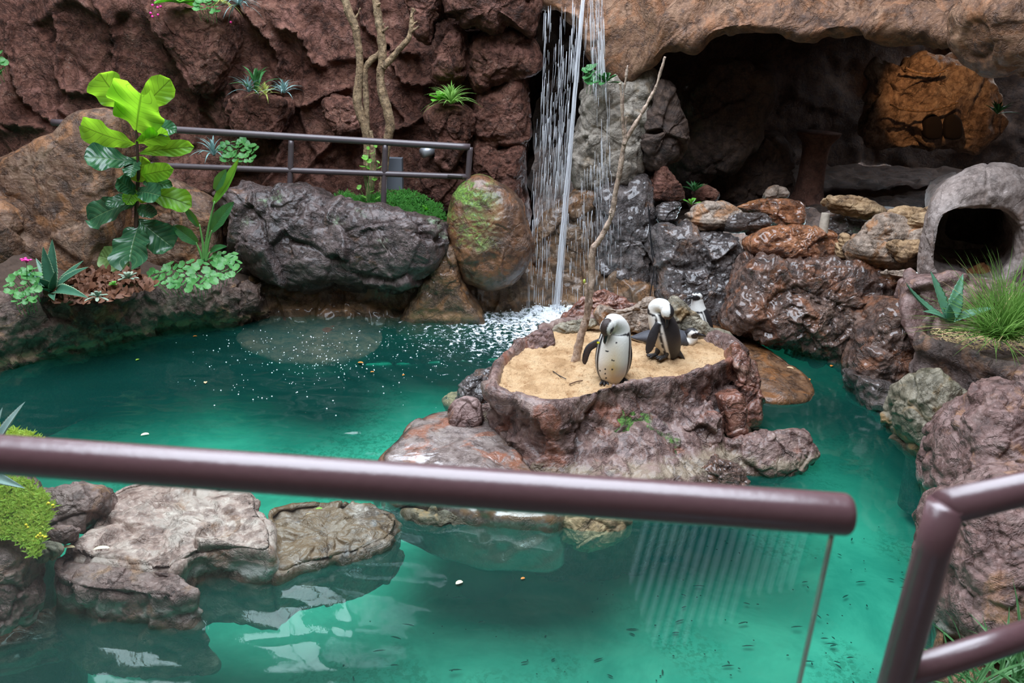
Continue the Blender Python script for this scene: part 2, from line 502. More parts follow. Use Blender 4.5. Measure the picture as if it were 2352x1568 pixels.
def plain(name, c, rough=0.5, metal=0.0, spec=0.5, nscale=0, namp=0.3, bump=0.0, emit=None):
    m_, N, L, out = newmat(name)
    b = N.new('ShaderNodeBsdfPrincipled'); b.inputs['Base Color'].default_value = (*c, 1)
    b.inputs['Roughness'].default_value = rough; b.inputs['Metallic'].default_value = metal; b.inputs['Specular IOR Level'].default_value = spec
    if nscale:
        geo = N.new('ShaderNodeNewGeometry'); n = noise(N, L, geo.outputs['Position'], nscale, 5, 0.6)
        L.new(mixc(N, L, n, tuple(x * (1 - namp) for x in c), tuple(min(1, x * (1 + namp)) for x in c)), b.inputs['Base Color'])
        if bump:
            bp = N.new('ShaderNodeBump'); bp.inputs['Distance'].default_value = bump; L.new(n, bp.inputs['Height']); L.new(bp.outputs[0], b.inputs['Normal'])
    if emit:
        b.inputs['Emission Color'].default_value = (*emit[0], 1); b.inputs['Emission Strength'].default_value = emit[1]
    L.new(b.outputs[0], out.inputs[0]); return m_

scene.cycles.use_denoising = True
scene.cycles.max_bounces = 10
scene.cycles.transparent_max_bounces = 24
scene.cycles.caustics_reflective = False
scene.cycles.caustics_refractive = False
scene.cycles.sample_clamp_indirect = 4.0

# ---------------------------------------------------------------- rock materials
M_cliff = rockmat('cliff_rock', (.046, .017, .010), (.115, .045, .029), (.205, .095, .064), rough=.6, bump=.026, spec=.28, vein=(.45, .34, .27), accent=((.22, .10, .075), .52))
M_brown = rockmat('overhang_rock', (.08, .035, .017), (.16, .075, .036), (.27, .155, .09), rough=.62, bump=.014, accent=((.26, .11, .045), .5))
M_slab = rockmat('leaning_slab_rock', (.045, .020, .009), (.098, .046, .022), (.19, .12, .075), rough=.6, bump=.010, accent=((.24, .105, .04), .5), strat=.6)
M_dark = rockmat('dark_wet_rock', (.028, .019, .016), (.062, .045, .038), (.13, .095, .08), rough=.36, bump=.016, spec=.6, accent=((.16, .07, .03), .58), moss=((.10, .17, .09), .56), coat=.7)
M_base = rockmat('base_rock', (.05, .028, .015), (.12, .068, .034), (.20, .13, .075), rough=.42, bump=.012, accent=((.20, .09, .03), .5), line=(.30, .17, .08), coat=.35)
M_disc = rockmat('mossy_boulder_rock', (.045, .022, .012), (.10, .048, .024), (.17, .09, .05), rough=.38, bump=.008, accent=((.20, .085, .035), .5), moss=((.13, .25, .025), .42), moss_z=(.50, .80), moss_box=(0, -.08, -.36), coat=.3)
M_gray = rockmat('pale_pillar_rock', (.15, .125, .095), (.29, .25, .20), (.42, .37, .31), rough=.6, bump=.014, accent=((.24, .17, .10), .55))
M_wet = rockmat('glossy_wet_rock', (.035, .026, .024), (.085, .068, .064), (.17, .135, .12), rough=.24, bump=.024, spec=.75, accent=((.16, .075, .035), .56), coat=.7)
M_wet2 = rockmat('glossy_wet_red_rock', (.045, .022, .015), (.11, .058, .04), (.20, .12, .085), rough=.28, bump=.022, spec=.7, accent=((.24, .085, .03), .5), coat=.7)
M_orange = rockmat('orange_wet_rock', (.10, .035, .012), (.30, .105, .035), (.42, .19, .08), rough=.28, bump=.02, spec=.7, accent=((.035, .022, .018), .55), coat=.7)
M_isl = rockmat('island_rock', (.085, .042, .034), (.18, .105, .088), (.30, .215, .175), rough=.42, bump=.014, spec=.6, accent=((.25, .085, .045), .54), line=(.30, .24, .16), coat=.25)
M_isl2 = rockmat('mauve_island_rock', (.10, .06, .055), (.21, .145, .135), (.33, .26, .24), rough=.42, bump=.012, accent=((.22, .09, .05), .57), moss=((.09, .20, .03), .40), line=(.36, .33, .28))
M_red = rockmat('red_island_rock', (.08, .03, .02), (.19, .07, .042), (.30, .15, .10), rough=.3, bump=.014, spec=.6, accent=((.28, .17, .12), .6), coat=.4)
M_pale = rockmat('pale_flat_rock', (.18, .09, .07), (.37, .24, .20), (.55, .44, .38), rough=.45, bump=.010, pale=.8, accent=((.28, .14, .08), .58), line=(.5, .5, .47))
M_mauve = rockmat('mauve_boulder_rock', (.08, .038, .030), (.165, .092, .078), (.29, .20, .18), rough=.5, bump=.012, accent=((.30, .15, .075), .56), line=(.40, .38, .34), pale=.15)
M_tan = rockmat('tan_sandstone', (.16, .09, .045), (.32, .20, .10), (.46, .33, .19), rough=.7, bump=.010, strat=.8)
M_tan2 = rockmat('grey_brown_sandstone', (.11, .075, .05), (.25, .18, .13), (.38, .31, .25), rough=.6, bump=.010, strat=.9, accent=((.33, .15, .055), .5))
M_nest = rockmat('grey_plaster_rock', (.15, .11, .092), (.25, .20, .175), (.33, .275, .25), rough=.7, bump=.005, accent=((.27, .19, .15), .55))
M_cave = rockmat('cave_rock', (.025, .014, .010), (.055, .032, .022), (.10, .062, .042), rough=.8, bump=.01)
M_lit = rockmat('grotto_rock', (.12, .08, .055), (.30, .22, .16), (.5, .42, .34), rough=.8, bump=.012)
M_green = rockmat('olive_rock', (.10, .085, .05), (.19, .165, .115), (.30, .26, .19), rough=.5, bump=.010, accent=((.24, .15, .06), .54), line=(.30, .17, .06))
M_pool, _N, _L, _o = newmat('pool_floor_paint')
_P = _N.new('ShaderNodeNewGeometry').outputs['Position']
_c = mixc(_N, _L, sstep(_N, _L, noise(_N, _L, _P, 1.4, 6, .65, .5), .35, .65), (.21, .43, .34), (.40, .60, .47))
_c = mixc(_N, _L, mth(_N, _L, 'MULTIPLY', mth(_N, _L, 'MULTIPLY', sstep(_N, _L, noise(_N, _L, _P, 1.1, 3, .5), .50, .62), sstep(_N, _L, noise(_N, _L, _P, 26, 5, .7), .48, .56)), .6), _c, (.14, .27, .19))
_b = _N.new('ShaderNodeBsdfDiffuse'); _L.new(_c, _b.inputs[0]); _L.new(_b.outputs[0], _o.inputs[0])

def PX(pts): return [atY(x, y, Y) for x, y, Y in pts]
def PZ(pts): return [atZ(x, y, z) for x, y, z in pts]

# ---------------------------------------------------------------- pool floor and surrounding shell
def quadgrid(name, x0, x1, y0, y1, z, n, mat, amp=0.0):
    xs, ys = np.linspace(x0, x1, n), np.linspace(y0, y1, n)
    X, Yv = np.meshgrid(xs, ys)
    V = np.stack([X.ravel(), Yv.ravel(), np.full(n * n, z)], 1)
    if amp: V[:, 2] += amp * fbm(V * 0.8, 3, 5)
    return mesh_ob(name, V, gridfaces(n, n), mat=mat)
tag(quadgrid('floor', -8.3, 7.8, -1.0, 10, -0.9, 90, M_pool, .03), kind='structure')
# viewing deck the camera stands on, kerb under the glass
M_deck = plain('deck_concrete', (.09, .085, .08), .8, nscale=8)
mb = MB(); mb.box((-.3, -1.28, -.3), (7.9, 2.2, .78)); tag(mb.build('trim_1', M_deck, smooth=False), kind='structure')

# ---------------------------------------------------------------- back cliff
YC = 8.6
rows = []
xs = [-420, 0, 300, 620, 900, 1080, 1190]
def crow(y, dY=(0,) * 7, yoff=(0,) * 7): return PX([(x, y + yo, YC + d) for x, d, yo in zip(xs, dY, yoff)])
top = crow(0); top2 = [p + np.array([0, .35, 1.9]) for p in top]
top3 = [p + np.array([0, 1.6, 2.0]) for p in top]
rows = [top3, top2, crow(0, (-.3, 0, -.05, 0, .1, -.1, -.05)), crow(120, (-.4, -.1, 0, .05, .1, -.1, -.1)), crow(260, (-.5, -.25, -.05, 0, .15, 0, -.05)),
        crow(380, (-.6, -.4, -.2, -.05, .1, .05, -.05)), crow(520, (-.8, -.6, -.4, -.3, 0, .05, 0)), crow(640, (-1, -.8, -.6, -.6, -.1, 0, 0))]
for r in rows: r.append(r[-1] + np.array([.06, .35, 0])); r.append(r[-1] + np.array([-.05, 2.4, 0]))
cr = [[(35, 55), (35, 110), (50, 155), (75, 215), (110, 250), (150, 275), (190, 285)],
      [(240, 0), (265, 40), (270, 80), (265, 160), (258, 215)],
      [(350, 20), (365, 60), (380, 100), (410, 140), (440, 185), (475, 222), (520, 205), (535, 150), (548, 125), (546, 70)],
      [(475, 222), (465, 270), (455, 330)],
      [(545, 200), (600, 235), (650, 243), (700, 242), (750, 215), (800, 200)],
      [(530, 230), (533, 290)], [(0, 280), (70, 284), (130, 292)],
      [(748, 225), (758, 265), (776, 312)], [(680, 430), (720, 370), (750, 340), (800, 262)],
      [(135, 40), (145, 90), (140, 160), (165, 205), (240, 215)], [(550, 10), (600, 60), (640, 130), (630, 190)],
      [(640, 55), (690, 70), (720, 140), (745, 150)], [(820, 0), (830, 50), (900, 110), (960, 120)], [(0, 160), (60, 300)],
      [(900, 130), (930, 180), (985, 190)], [(890, 300), (940, 290), (985, 260)], [(600, 440), (640, 380), (650, 330)]]
gro = [[atY(x, y, YC) for x, y in L] for L in cr]
CL = [('facet', .75, .10, 11), ('facet', .27, .030, 12), ('facet', .11, .007, 13), ('fbm', .3, .03, 14), ('ridge', .09, .006, 15)]
cliff = strip('wall_back', rows, 700, 330, CL, M_cliff, grooves=gro, gw=.022, gd=.10)
tag(cliff, kind='structure')

# wall lumps and planting pockets, each a rock of its own
CS = [('facet', .3, .035, 21), ('facet', .11, .016, 22), ('fbm', .2, .02, 23), ('ridge', .06, .008, 24)]
def lump(name, out, Y, tf, mat=M_cliff, label=None, cat='rock', lean=.1, spec=CS, **k):
    return blob(name, out, Y, tf, .35, lean, mat, spec, label, cat, **k)
lump('planting_pocket', [(365, 22), (440, 14), (535, 22), (546, 70), (534, 140), (505, 205), (478, 226), (440, 185), (405, 130), (372, 80)], 8.45, .30, label='tapering red-brown rock pocket jutting from the cliff under the topmost plants', e1=.55)
lump('planting_pocket', [(530, 232), (560, 216), (620, 218), (666, 235), (660, 275), (640, 312), (560, 318), (535, 290)], 8.45, .26, label='red-brown rock pocket on the cliff holding blue-green rosettes, above the railing', e1=.5)
lump('planting_pocket', [(750, 228), (790, 222), (815, 232), (830, 260), (828, 305), (790, 318), (765, 295), (752, 262)], 8.35, .2, label='small empty rock pocket on the cliff beside the left bare trunk', e1=.5)
lump('planting_pocket', [(975, 262), (990, 242), (1030, 236), (1075, 244), (1092, 262), (1084, 300), (1070, 345), (1040, 400), (1010, 380), (1000, 320)], 8.0, .26, label='pale-edged rock pocket holding a spiky grass plant, left of the waterfall', e1=.6)
lump('cliff_block', [(1030, 60), (1055, 58), (1072, 80), (1078, 130), (1070, 180), (1030, 190), (995, 178), (1000, 130), (1015, 90)], 8.1, .24, label='upright wedge-shaped rock block set in the cliff above the spiky grass', lean=.2, e1=.6)
lump('cliff_block', [(935, -60), (1030, -70), (1025, 20), (1000, 60), (990, 100), (965, 92), (950, 50)], 8.15, .3, label='drooping rock lobe at the top of the cliff over the right bare branches', e1=.6)
lump('cliff_block', [(1015, -90), (1230, -90), (1240, -10), (1232, 70), (1215, 90), (1170, 60), (1140, 86), (1090, 60), (1065, 66), (1045, 40), (1020, 34)], 8.0, .4, label='big overhanging rock lobe at the cliff top beside the waterfall', e1=.6)
lump('cliff_block', [(1090, 90), (1150, 60), (1215, 80), (1242, 130), (1230, 170), (1160, 190), (1110, 215), (1088, 200), (1075, 150)], 8.1, .32, label='broad bulging rock at the cliff corner, upper left of the waterfall', e1=.6)
lump('cliff_block', [(1100, 215), (1150, 192), (1205, 180), (1212, 250), (1205, 330), (1140, 340), (1098, 320), (1088, 265)], 8.15, .3, label='tall reddish rock on the cliff corner beside the dark waterfall recess', e1=.55)
lump('cliff_block', [(1095, 320), (1150, 335), (1203, 325), (1198, 430), (1200, 470), (1150, 470), (1100, 440), (1082, 380)], 8.1, .28, label='lower rock of the cliff corner right behind the end of the railing', e1=.55)
lump('cliff_block', [(965, 360), (1000, 345), (1045, 365), (1075, 400), (1060, 450), (1030, 470), (985, 450), (962, 405)], 8.1, .2, label='purplish rock at the cliff foot behind the railing end', e1=.6)

# ---------------------------------------------------------------- overhang and cave
lx = [1215, 1232, 1262, 1300, 1330, 1348, 1372, 1440, 1495, 1530, 1600, 1640, 1720, 1790, 1850, 1900, 1960, 2100, 2200, 2330, 2440, 2700]
ly = [110, 60, 10, 45, 62, 110, 178, 196, 160, 120, 112, 88, 80, 84, 97, 90, 84, 92, 118, 158, 150, 130]
lY = [8.3, 8.2, 8.0, 7.9, 7.8, 7.75, 7.65, 7.55, 7.4, 7.3, 7.25, 7.2, 7.15, 7.1, 7.05, 7., 6.9, 6.7, 6.5, 6.2, 6., 5.6]
def orow(dy, dY, base=0):
    return [atY(x, (y * (1 - base)) + dy, Yv + dY) for x, y, Yv in zip(lx, ly, lY)]
r1 = orow(-30, .1, 1.0); 
top = [p + np.array([0, .5, 1.9]) for p in r1]; topb = [p + np.array([0, 2.4, 1.9]) for p in r1]
back = [np.array([p[0] * 1.45, 12.5, 3.4]) for p in r1]
mid = [p + np.array([0, .9, .25]) for p in orow(0, 0)]
rows = [topb, top, r1, orow(0, -.02, .5), orow(-18, -.04), orow(0, .10), mid, back]
OV = [('facet', .8, .07, 31), ('facet', .22, .022, 32), ('fbm', .4, .04, 33), ('ridge', .09, .010, 34)]
tag(strip('wall_right', rows, 620, 260, OV, M_brown), kind='structure')
blob('overhang_boulder', [(2215, 40), (2270, -20), (2400, -40), (2500, 40), (2480, 140), (2352, 158), (2290, 150), (2235, 120)], 6.1, .4, .5, .1, M_brown, OV[:3], 'pale brown rounded boulder at the right end of the cave overhang', 'boulder', e1=.6)
# cave back wall, side walls, floor behind the ledge
cb = []
for z in (4.2, 3.2, 2.4, 1.6, .9, .2, -.6):
    cb.append([np.array([x, y, z]) for x, y in ((.2, 9.1), (.1, 10.5), (1.2, 11.2), (3.0, 11.8), (5.0, 12.0), (7.5, 11.5), (8.0, 9.0), (6.8, 7.2), (5.6, 6.2))])
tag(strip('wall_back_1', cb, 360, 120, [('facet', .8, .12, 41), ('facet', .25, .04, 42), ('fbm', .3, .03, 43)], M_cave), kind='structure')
# ledge ground inside the cave
rows = [PX([(1440, 560, 7.7), (1600, 500, 7.9), (1800, 480, 8.2), (2100, 480, 7.9), (2400, 450, 7.4)]), PX([(1440, 520, 8.5), (1600, 470, 9.), (1800, 455, 9.3), (2100, 440, 9.3), (2400, 420, 9)]),
        [np.array([x, 12, .75]) for x in (.5, 2, 4, 6, 8)]]
tag(strip('trim_2', rows, 240, 120, [('facet', .3, .06, 45), ('fbm', .2, .03, 46)], M_cave, flip=True), kind='structure')

# pillar between fall and cave
PS = [('facet', .34, .05, 51), ('facet', .13, .022, 52), ('fbm', .25, .02, 53), ('ridge', .05, .006, 54)]
blob('pillar_rock', [(1342, 205), (1372, 165), (1440, 165), (1500, 160), (1505, 260), (1482, 330), (1478, 400), (1430, 440), (1370, 436), (1322, 436), (1308, 385), (1312, 340), (1330, 290), (1336, 240)], 7.75, .28, .5, .02, M_gray, PS, 'pale grey upright rock pillar right of the waterfall', 'rock', e1=.5)
blob('wet_rock', [(1372, 428), (1440, 420), (1482, 400), (1500, 440), (1498, 560), (1505, 690), (1420, 705), (1370, 690), (1366, 560)], 7.55, .3, .4, .05, M_wet, [('facet', .2, .04, 61), ('facet', .08, .018, 62), ('ridge', .06, .014, 63)], 'shiny black wet rock under the pale pillar behind the bare branch', 'rock', e1=.55)
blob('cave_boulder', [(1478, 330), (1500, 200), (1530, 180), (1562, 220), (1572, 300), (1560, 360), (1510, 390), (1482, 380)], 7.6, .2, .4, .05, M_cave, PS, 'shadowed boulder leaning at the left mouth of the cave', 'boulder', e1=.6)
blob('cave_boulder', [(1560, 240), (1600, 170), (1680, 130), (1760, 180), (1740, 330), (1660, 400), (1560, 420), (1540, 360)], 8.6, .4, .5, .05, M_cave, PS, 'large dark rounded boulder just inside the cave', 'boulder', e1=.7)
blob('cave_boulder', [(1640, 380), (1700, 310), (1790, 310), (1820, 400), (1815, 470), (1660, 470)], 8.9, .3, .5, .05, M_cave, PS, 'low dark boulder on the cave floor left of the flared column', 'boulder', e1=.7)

# waterfall recess slab
blob('splash_slab', [(1222, 600), (1226, 545), (1248, 500), (1290, 462), (1325, 438), (1372, 436), (1376, 560), (1372, 680), (1300, 690), (1225, 680)], 7.55, .12, .5, .12, M_base, [('facet', .3, .03, 71), ('facet', .1, .012, 72), ('fbm', .2, .015, 73)], 'wet brown slab with a pale edge behind the falling water', 'rock', e1=.5)

# ---------------------------------------------------------------- left slabs
LS = [('facet', .8, .045, 81), ('facet', .2, .010, 82), ('fbm', .4, .02, 83), ('ridge', .07, .006, 84)]
blob('leaning_slab', [(-60, 420), (8, 370), (60, 348), (125, 315), (180, 275), (215, 257), (272, 255), (285, 300), (270, 400), (268, 530), (250, 640), (160, 660), (20, 650), (-80, 640)], 6.55, .28, .5, .35, M_slab, LS, 'large brown rock slab leaning behind the fiddle leaf plant', 'rock slab', e1=.45, e2=.6)
blob('boulder', [(-80, 440), (0, 442), (45, 470), (70, 520), (60, 600), (20, 650), (-80, 660)], 6.2, .25, .4, .2, M_slab, LS, 'reddish boulder at the left edge in front of the leaning slab', 'boulder', e1=.6)
blob('boulder', [(262, 560), (268, 510), (300, 500), (340, 480), (380, 420), (440, 432), (490, 470), (500, 560), (480, 640), (300, 650)], 6.9, .2, .4, .3, M_slab, LS, 'brown boulder behind the fiddle leaf and strelitzia stems', 'boulder', e1=.6)
blob('boulder', [(200, 560), (265, 500), (310, 520), (330, 620), (260, 660), (190, 640)], 6.9, .2, .3, .3, M_mauve, LS, 'small mauve rock visible low behind the fiddle leaf stem', 'rock', e1=.6)

# big boulders in the middle
BS = [('facet', .42, .07, 91), ('facet', .15, .016, 92), ('fbm', .22, .022, 93), ('ridge', .07, .006, 94)]
M_big = rockmat('big_boulder_rock', (.024, .014, .012), (.062, .038, .033), (.155, .112, .102), coat=.25, rough=.38, bump=.018, spec=.6, accent=((.17, .075, .032), .6), moss=((.16, .23, .12), .60), moss_z=(.55, .95))
blob('boulder', [(505, 440), (560, 436), (640, 436), (668, 430), (720, 436), (770, 458), (790, 485), (800, 560), (790, 640), (740, 668), (660, 662), (590, 640), (556, 600), (540, 520), (512, 478)], 7.0, .42, .5, .5, M_big, BS, 'large dark boulder carrying the middle post of the back railing', 'boulder', e1=.55, nphi=320, nth=170)
blob('boulder', [(770, 480), (850, 474), (930, 486), (985, 500), (1030, 515), (1037, 560), (1010, 620), (950, 660), (870, 668), (790, 660), (735, 620), (740, 540)], 6.95, .42, .5, .5, M_big, [(k, s, a, q + 5) for k, s, a, q in BS], 'large black wet boulder under the third railing post, left of the round mossy one', 'boulder', e1=.55, nphi=320, nth=170)
blob('boulder', [(1040, 450), (1070, 412), (1100, 402), (1140, 416), (1180, 440), (1205, 475), (1222, 545), (1222, 590), (1190, 640), (1130, 664), (1080, 650), (1055, 620), (1035, 560), (1030, 500)], 7.05, .3, .4, .25, M_disc, [('facet', .5, .014, 96), ('fbm', .3, .02, 97), ('ridge', .08, .006, 98)], 'round brown boulder with bright green moss on top, at the railing end', 'boulder', e1=.55, nphi=280, nth=140)

# rock base along the back waterline
def wl(px, py, dz=0.0, dY=0.0):
    p = atZ(px, py, 0); return p + np.array([0, dY, dz])
xb = [(560, 735), (620, 725), (700, 722), (800, 724), (900, 722), (1000, 720), (1100, 716), (1200, 708), (1300, 700), (1400, 720), (1500, 735)]
toph = [.34, .34, .34, .36, .42, .52, .42, .38, .34, .34, .3]
rows = [[wl(x, y, h, .75) for (x, y), h in zip(xb, toph)], [wl(x, y, h, .28) for (x, y), h in zip(xb, toph)],
        [wl(x, y, h * .75, .08) for (x, y), h in zip(xb, toph)], [wl(x, y, .05, .02) for x, y in xb], [wl(x, y, -.12, -.10) for x, y in xb], [wl(x, y, -.3, .1) for x, y in xb], [wl(x, y, -.9, .9) for x, y in xb]]
tag(strip('pool_ledge_rock', rows, 520, 150, [('facet', .3, .05, 101), ('facet', .12, .018, 102), ('fbm', .2, .02, 103)], M_base), 'low brown wet rock ledge along the waterline below the big boulders', 'rock ledge')
slab('submerged_rock', [(540, 770), (600, 738), (700, 728), (800, 728), (870, 742), (880, 780), (830, 815), (700, 830), (600, 812)], -.05, -.30, -.25, .04, rockmat('submerged_brown_rock', (.018, .011, .006), (.045, .026, .013), (.08, .05, .028), rough=.8), [('facet', .4, .03, 105), ('fbm', .2, .02, 106)], label='dark brown flat rock just under the water below the dark boulder', cat='rock')
blob('column_rock', [(985, 575), (1010, 560), (1045, 575), (1058, 620), (1075, 670), (1110, 760), (920, 770), (960, 660), (985, 620)], 6.85, .16, .3, .1, M_base, BS[1:], 'narrow brown rock wedged between the black boulder and the mossy one', 'rock', e1=.6)

# ground behind the railing (planted bed)
M_soil = plain('soil', (.055, .033, .022), .95, nscale=30, namp=.6, bump=.01)
rows = [PX([(480, 500, 7.3), (700, 500, 7.3), (900, 510, 7.25), (1060, 520, 7.25)]), PX([(480, 470, 8.6), (700, 460, 8.7), (900, 470, 8.8), (1060, 480, 8.8)])]
tag(strip('planting_bed', rows, 80, 40, [('fbm', .2, .03, 108)], M_soil, flip=True), 'dark soil bed behind the boulders at the foot of the cliff', 'soil')

# ---------------------------------------------------------------- left planter ledge
pl = [(-160, 925), (0, 860), (120, 832), (250, 805), (360, 775), (450, 762), (530, 758), (572, 748)]
ph = [.62, .56, .52, .46, .43, .42, .40, .36]
def pr(f, dY): return [wl(x, y, h * f, dY) for (x, y), h in zip(pl, ph)]
rows = [pr(.80, .34), pr(.98, .24), pr(1.0, .10), pr(.88, -.02), pr(.5, -.05), pr(.16, .06), pr(-.1, .16), [wl(x, y, -.16, .42) for x, y in pl]]
for r in rows:
    e = r[-1]; r.append(e + np.array([.10, .10, 0])); r.append(e + np.array([.05, .7, 0]))
M_led = rockmat('planter_ledge_rock', (.045, .026, .02), (.11, .068, .052), (.23, .165, .13), rough=.42, bump=.018, accent=((.27, .15, .07), .56), line=(.34, .24, .14))
tag(strip('planter_ledge', rows, 560, 150, [('facet', .35, .05, 111), ('facet', .12, .03, 112), ('ridge', .07, .012, 113)], M_led), 'long rough dark rock planter ledge above the water on the left', 'planter')
def soilz(x, y): return wl(x, y)
rows = [[wl(x, y, h * .86, .22) for (x, y), h in zip(pl, ph)], [wl(x, y, h + .04, .7) for (x, y), h in zip(pl, ph)], [wl(x, y, h + .1, 1.3) for (x, y), h in zip(pl, ph)]]
tag(strip('planter_soil', rows, 120, 60, [('fbm', .12, .02, 115)], M_soil, flip=True), 'dark soil filling the long left planter ledge', 'soil')

# ---------------------------------------------------------------- right ledge: wet boulders along the channel
WS = [('facet', .30, .05, 121), ('facet', .11, .022, 122), ('ridge', .09, .020, 123), ('fbm', .2, .02, 124)]
blob('wet_boulder', [(1500, 525), (1560, 515), (1640, 530), (1700, 560), (1720, 600), (1700, 660), (1690, 760), (1600, 770), (1520, 760), (1498, 650)], 7.15, .3, .5, .25, M_wet, WS, 'glossy grey-black wet boulder behind the standing penguins', 'boulder', e1=.5, nphi=300, nth=170)
blob('wet_boulder', [(1712, 590), (1760, 590), (1850, 600), (1960, 600), (2060, 640), (2120, 700), (2060, 790), (2000, 850), (1900, 835), (1800, 800), (1700, 765), (1672, 740), (1690, 660)], 6.45, .34, .6, .3, M_wet2, [(k, s, a * 1.15, q + 7) for k, s, a, q in WS], 'long dark wet rock face along the channel below the stacked stones', 'rock', e1=.5, nphi=380, nth=200)
blob('wet_boulder', [(2010, 720), (2060, 690), (2110, 700), (2120, 800), (2130, 900), (2090, 930), (2010, 905), (1960, 870), (1975, 800)], 5.75, .2, .5, .15, M_wet2, WS, 'reddish wet rock rising from the channel left of the grass planter', 'rock', e1=.55)
blob('wet_boulder', [(1965, 860), (2030, 880), (2110, 905), (2130, 960), (2080, 1000), (2000, 930)], 5.3, .15, .5, .3, M_dark, WS, 'low dark rock at the waterline below the reddish wet rock', 'rock', e1=.6)
blob('orange_rock', [(1712, 560), (1735, 535), (1790, 520), (1850, 522), (1900, 540), (1925, 565), (1925, 590), (1880, 608), (1800, 600), (1740, 585)], 6.85, .2, .3, .5, M_orange, [('facet', .18, .03, 131), ('ridge', .08, .018, 132)], 'rounded orange wet rock lying on the ledge', 'rock', e1=.6)
def ledge(name, out, Y, th, mat, label, lean=.8, **k):
    return blob(name, out, Y, th, th, lean, mat, [('facet', .20, .026, int(out[0][0]) % 90), ('facet', .06, .006, 5), ('strata', .035, .006, 7)], label, 'stone', e1=.42, e2=.6, nphi=150, nth=70, **k)
ledge('stone', [(1490, 460), (1495, 430), (1508, 386), (1525, 382), (1552, 410), (1570, 440), (1568, 462), (1520, 464)], 7.5, .14, M_cliff, 'pointed red-brown stone standing at the left end of the ledge', .2)
ledge('stone', [(1505, 500), (1512, 470), (1550, 462), (1562, 480), (1548, 505), (1515, 512)], 7.4, .1, M_wet, 'small blue-black wet stone under the pointed stone', .3)
ledge('stone', [(1578, 490), (1600, 472), (1660, 470), (1700, 490), (1706, 520), (1660, 528), (1590, 520)], 7.2, .12, M_tan2, 'flat layered brown stone at the left of the ledge stack')
ledge('stone', [(1668, 500), (1700, 492), (1760, 502), (1770, 520), (1740, 530), (1668, 528)], 7.1, .1, M_dark, 'dark wedge stone lying right of the layered brown stone')
ledge('stone', [(1590, 440), (1620, 432), (1650, 450), (1640, 466), (1592, 468)], 7.7, .12, M_cliff, 'dark red angular stone behind the small leafy sprout')
ledge('stone', [(1688, 480), (1740, 468), (1810, 466), (1842, 480), (1840, 520), (1800, 530), (1760, 505), (1700, 495)], 7.35, .14, M_orange, 'rusty orange angular stone in the middle of the ledge')
ledge('stone', [(1755, 448), (1770, 432), (1800, 438), (1808, 455), (1780, 464), (1758, 460)], 7.6, .08, M_tan2, 'small brown stone on top of the rusty ledge stone')
ledge('stone', [(1888, 462), (1905, 450), (1960, 455), (2020, 478), (2035, 495), (1990, 500), (1930, 482)], 7.1, .09, M_tan, 'long flat tan stone at the back of the ledge')
ledge('stone', [(1900, 500), (1960, 500), (2010, 510), (1990, 545), (1930, 560), (1880, 540)], 7.3, .12, M_dark, 'dark stone beneath the long flat tan stone')
ledge('stone', [(2036, 490), (2060, 479), (2110, 482), (2124, 492), (2090, 508), (2065, 508)], 6.7, .07, M_tan, 'thin pointed tan stone on top of the right stack')
ledge('stone', [(2118, 482), (2130, 474), (2150, 480), (2145, 492), (2124, 494)], 6.6, .05, M_tan, 'tiny tan stone against the nest cave, topmost of the right stack')
ledge('stone', [(2090, 500), (2110, 496), (2145, 500), (2145, 520), (2105, 522), (2090, 515)], 6.5, .07, M_tan, 'small pale block stone beside the nest cave near the top of the stack')
ledge('stone', [(1985, 520), (2010, 500), (2050, 498), (2090, 515), (2110, 540), (2098, 560), (2040, 565), (1995, 545)], 6.6, .13, M_tan2, 'broad grey and rust stone in the middle of the right stack')
ledge('stone', [(2090, 530), (2125, 530), (2128, 555), (2100, 575), (2080, 560)], 6.45, .08, M_tan2, 'brown stone tucked between the stack and the nest cave')
ledge('stone', [(1962, 540), (1985, 530), (2040, 556), (2035, 570), (2000, 572), (1964, 556)], 6.5, .08, M_tan2, 'thin brown stone under the broad grey and rust stone')
ledge('stone', [(1950, 560), (1975, 552), (2040, 570), (2080, 590), (2120, 600), (2110, 625), (2040, 612), (1975, 600), (1950, 585)], 6.35, .13, M_tan2, 'long weathered grey stone forming the bottom of the right stack')
ledge('stone', [(2038, 560), (2060, 553), (2110, 556), (2115, 580), (2068, 597)], 6.2, .07, M_tan, 'pale yellow square block on the front of the right stack')
ledge('stone', [(2025, 625), (2045, 620), (2090, 630), (2085, 643), (2040, 638)], 6.1, .05, M_tan2, 'thin flat stone lying under the right stack')
ledge('stone', [(1926, 545), (1940, 540), (1954, 555), (1950, 590), (1928, 592)], 6.6, .05, M_tan, 'small upright tan stone between the orange rock and the right stack', .2)
mb = MB(); mb.tube([atY(1890, 545, 6.75), atY(1892, 520, 6.77), atY(1897, 489, 6.8)], [.042, .040, .036], 14, 12)
o = mb.build('wooden_post', plain('weathered_wood', (.33, .28, .22), .85, nscale=40, namp=.4, bump=.004)); tag(o, 'short weathered wooden stump standing behind the orange rock', 'post')
# flat brown shelf at the channel
slab('shelf_rock', [(1560, 735), (1640, 742), (1720, 775), (1800, 820), (1862, 868), (1874, 895), (1850, 912), (1760, 912), (1700, 880), (1600, 800)], .045, -.03, -.03, .03, rockmat('shelf_rock', (.05, .028, .018), (.13, .065, .032), (.22, .12, .06), rough=.3, bump=.006, spec=.6, accent=((.20, .08, .025), .5)), [('facet', .5, .015, 141), ('fbm', .3, .015, 142)], label='smooth rust-brown shelf of rock just above the water right of the island', cat='rock', rnd=.05, undercut=.0)

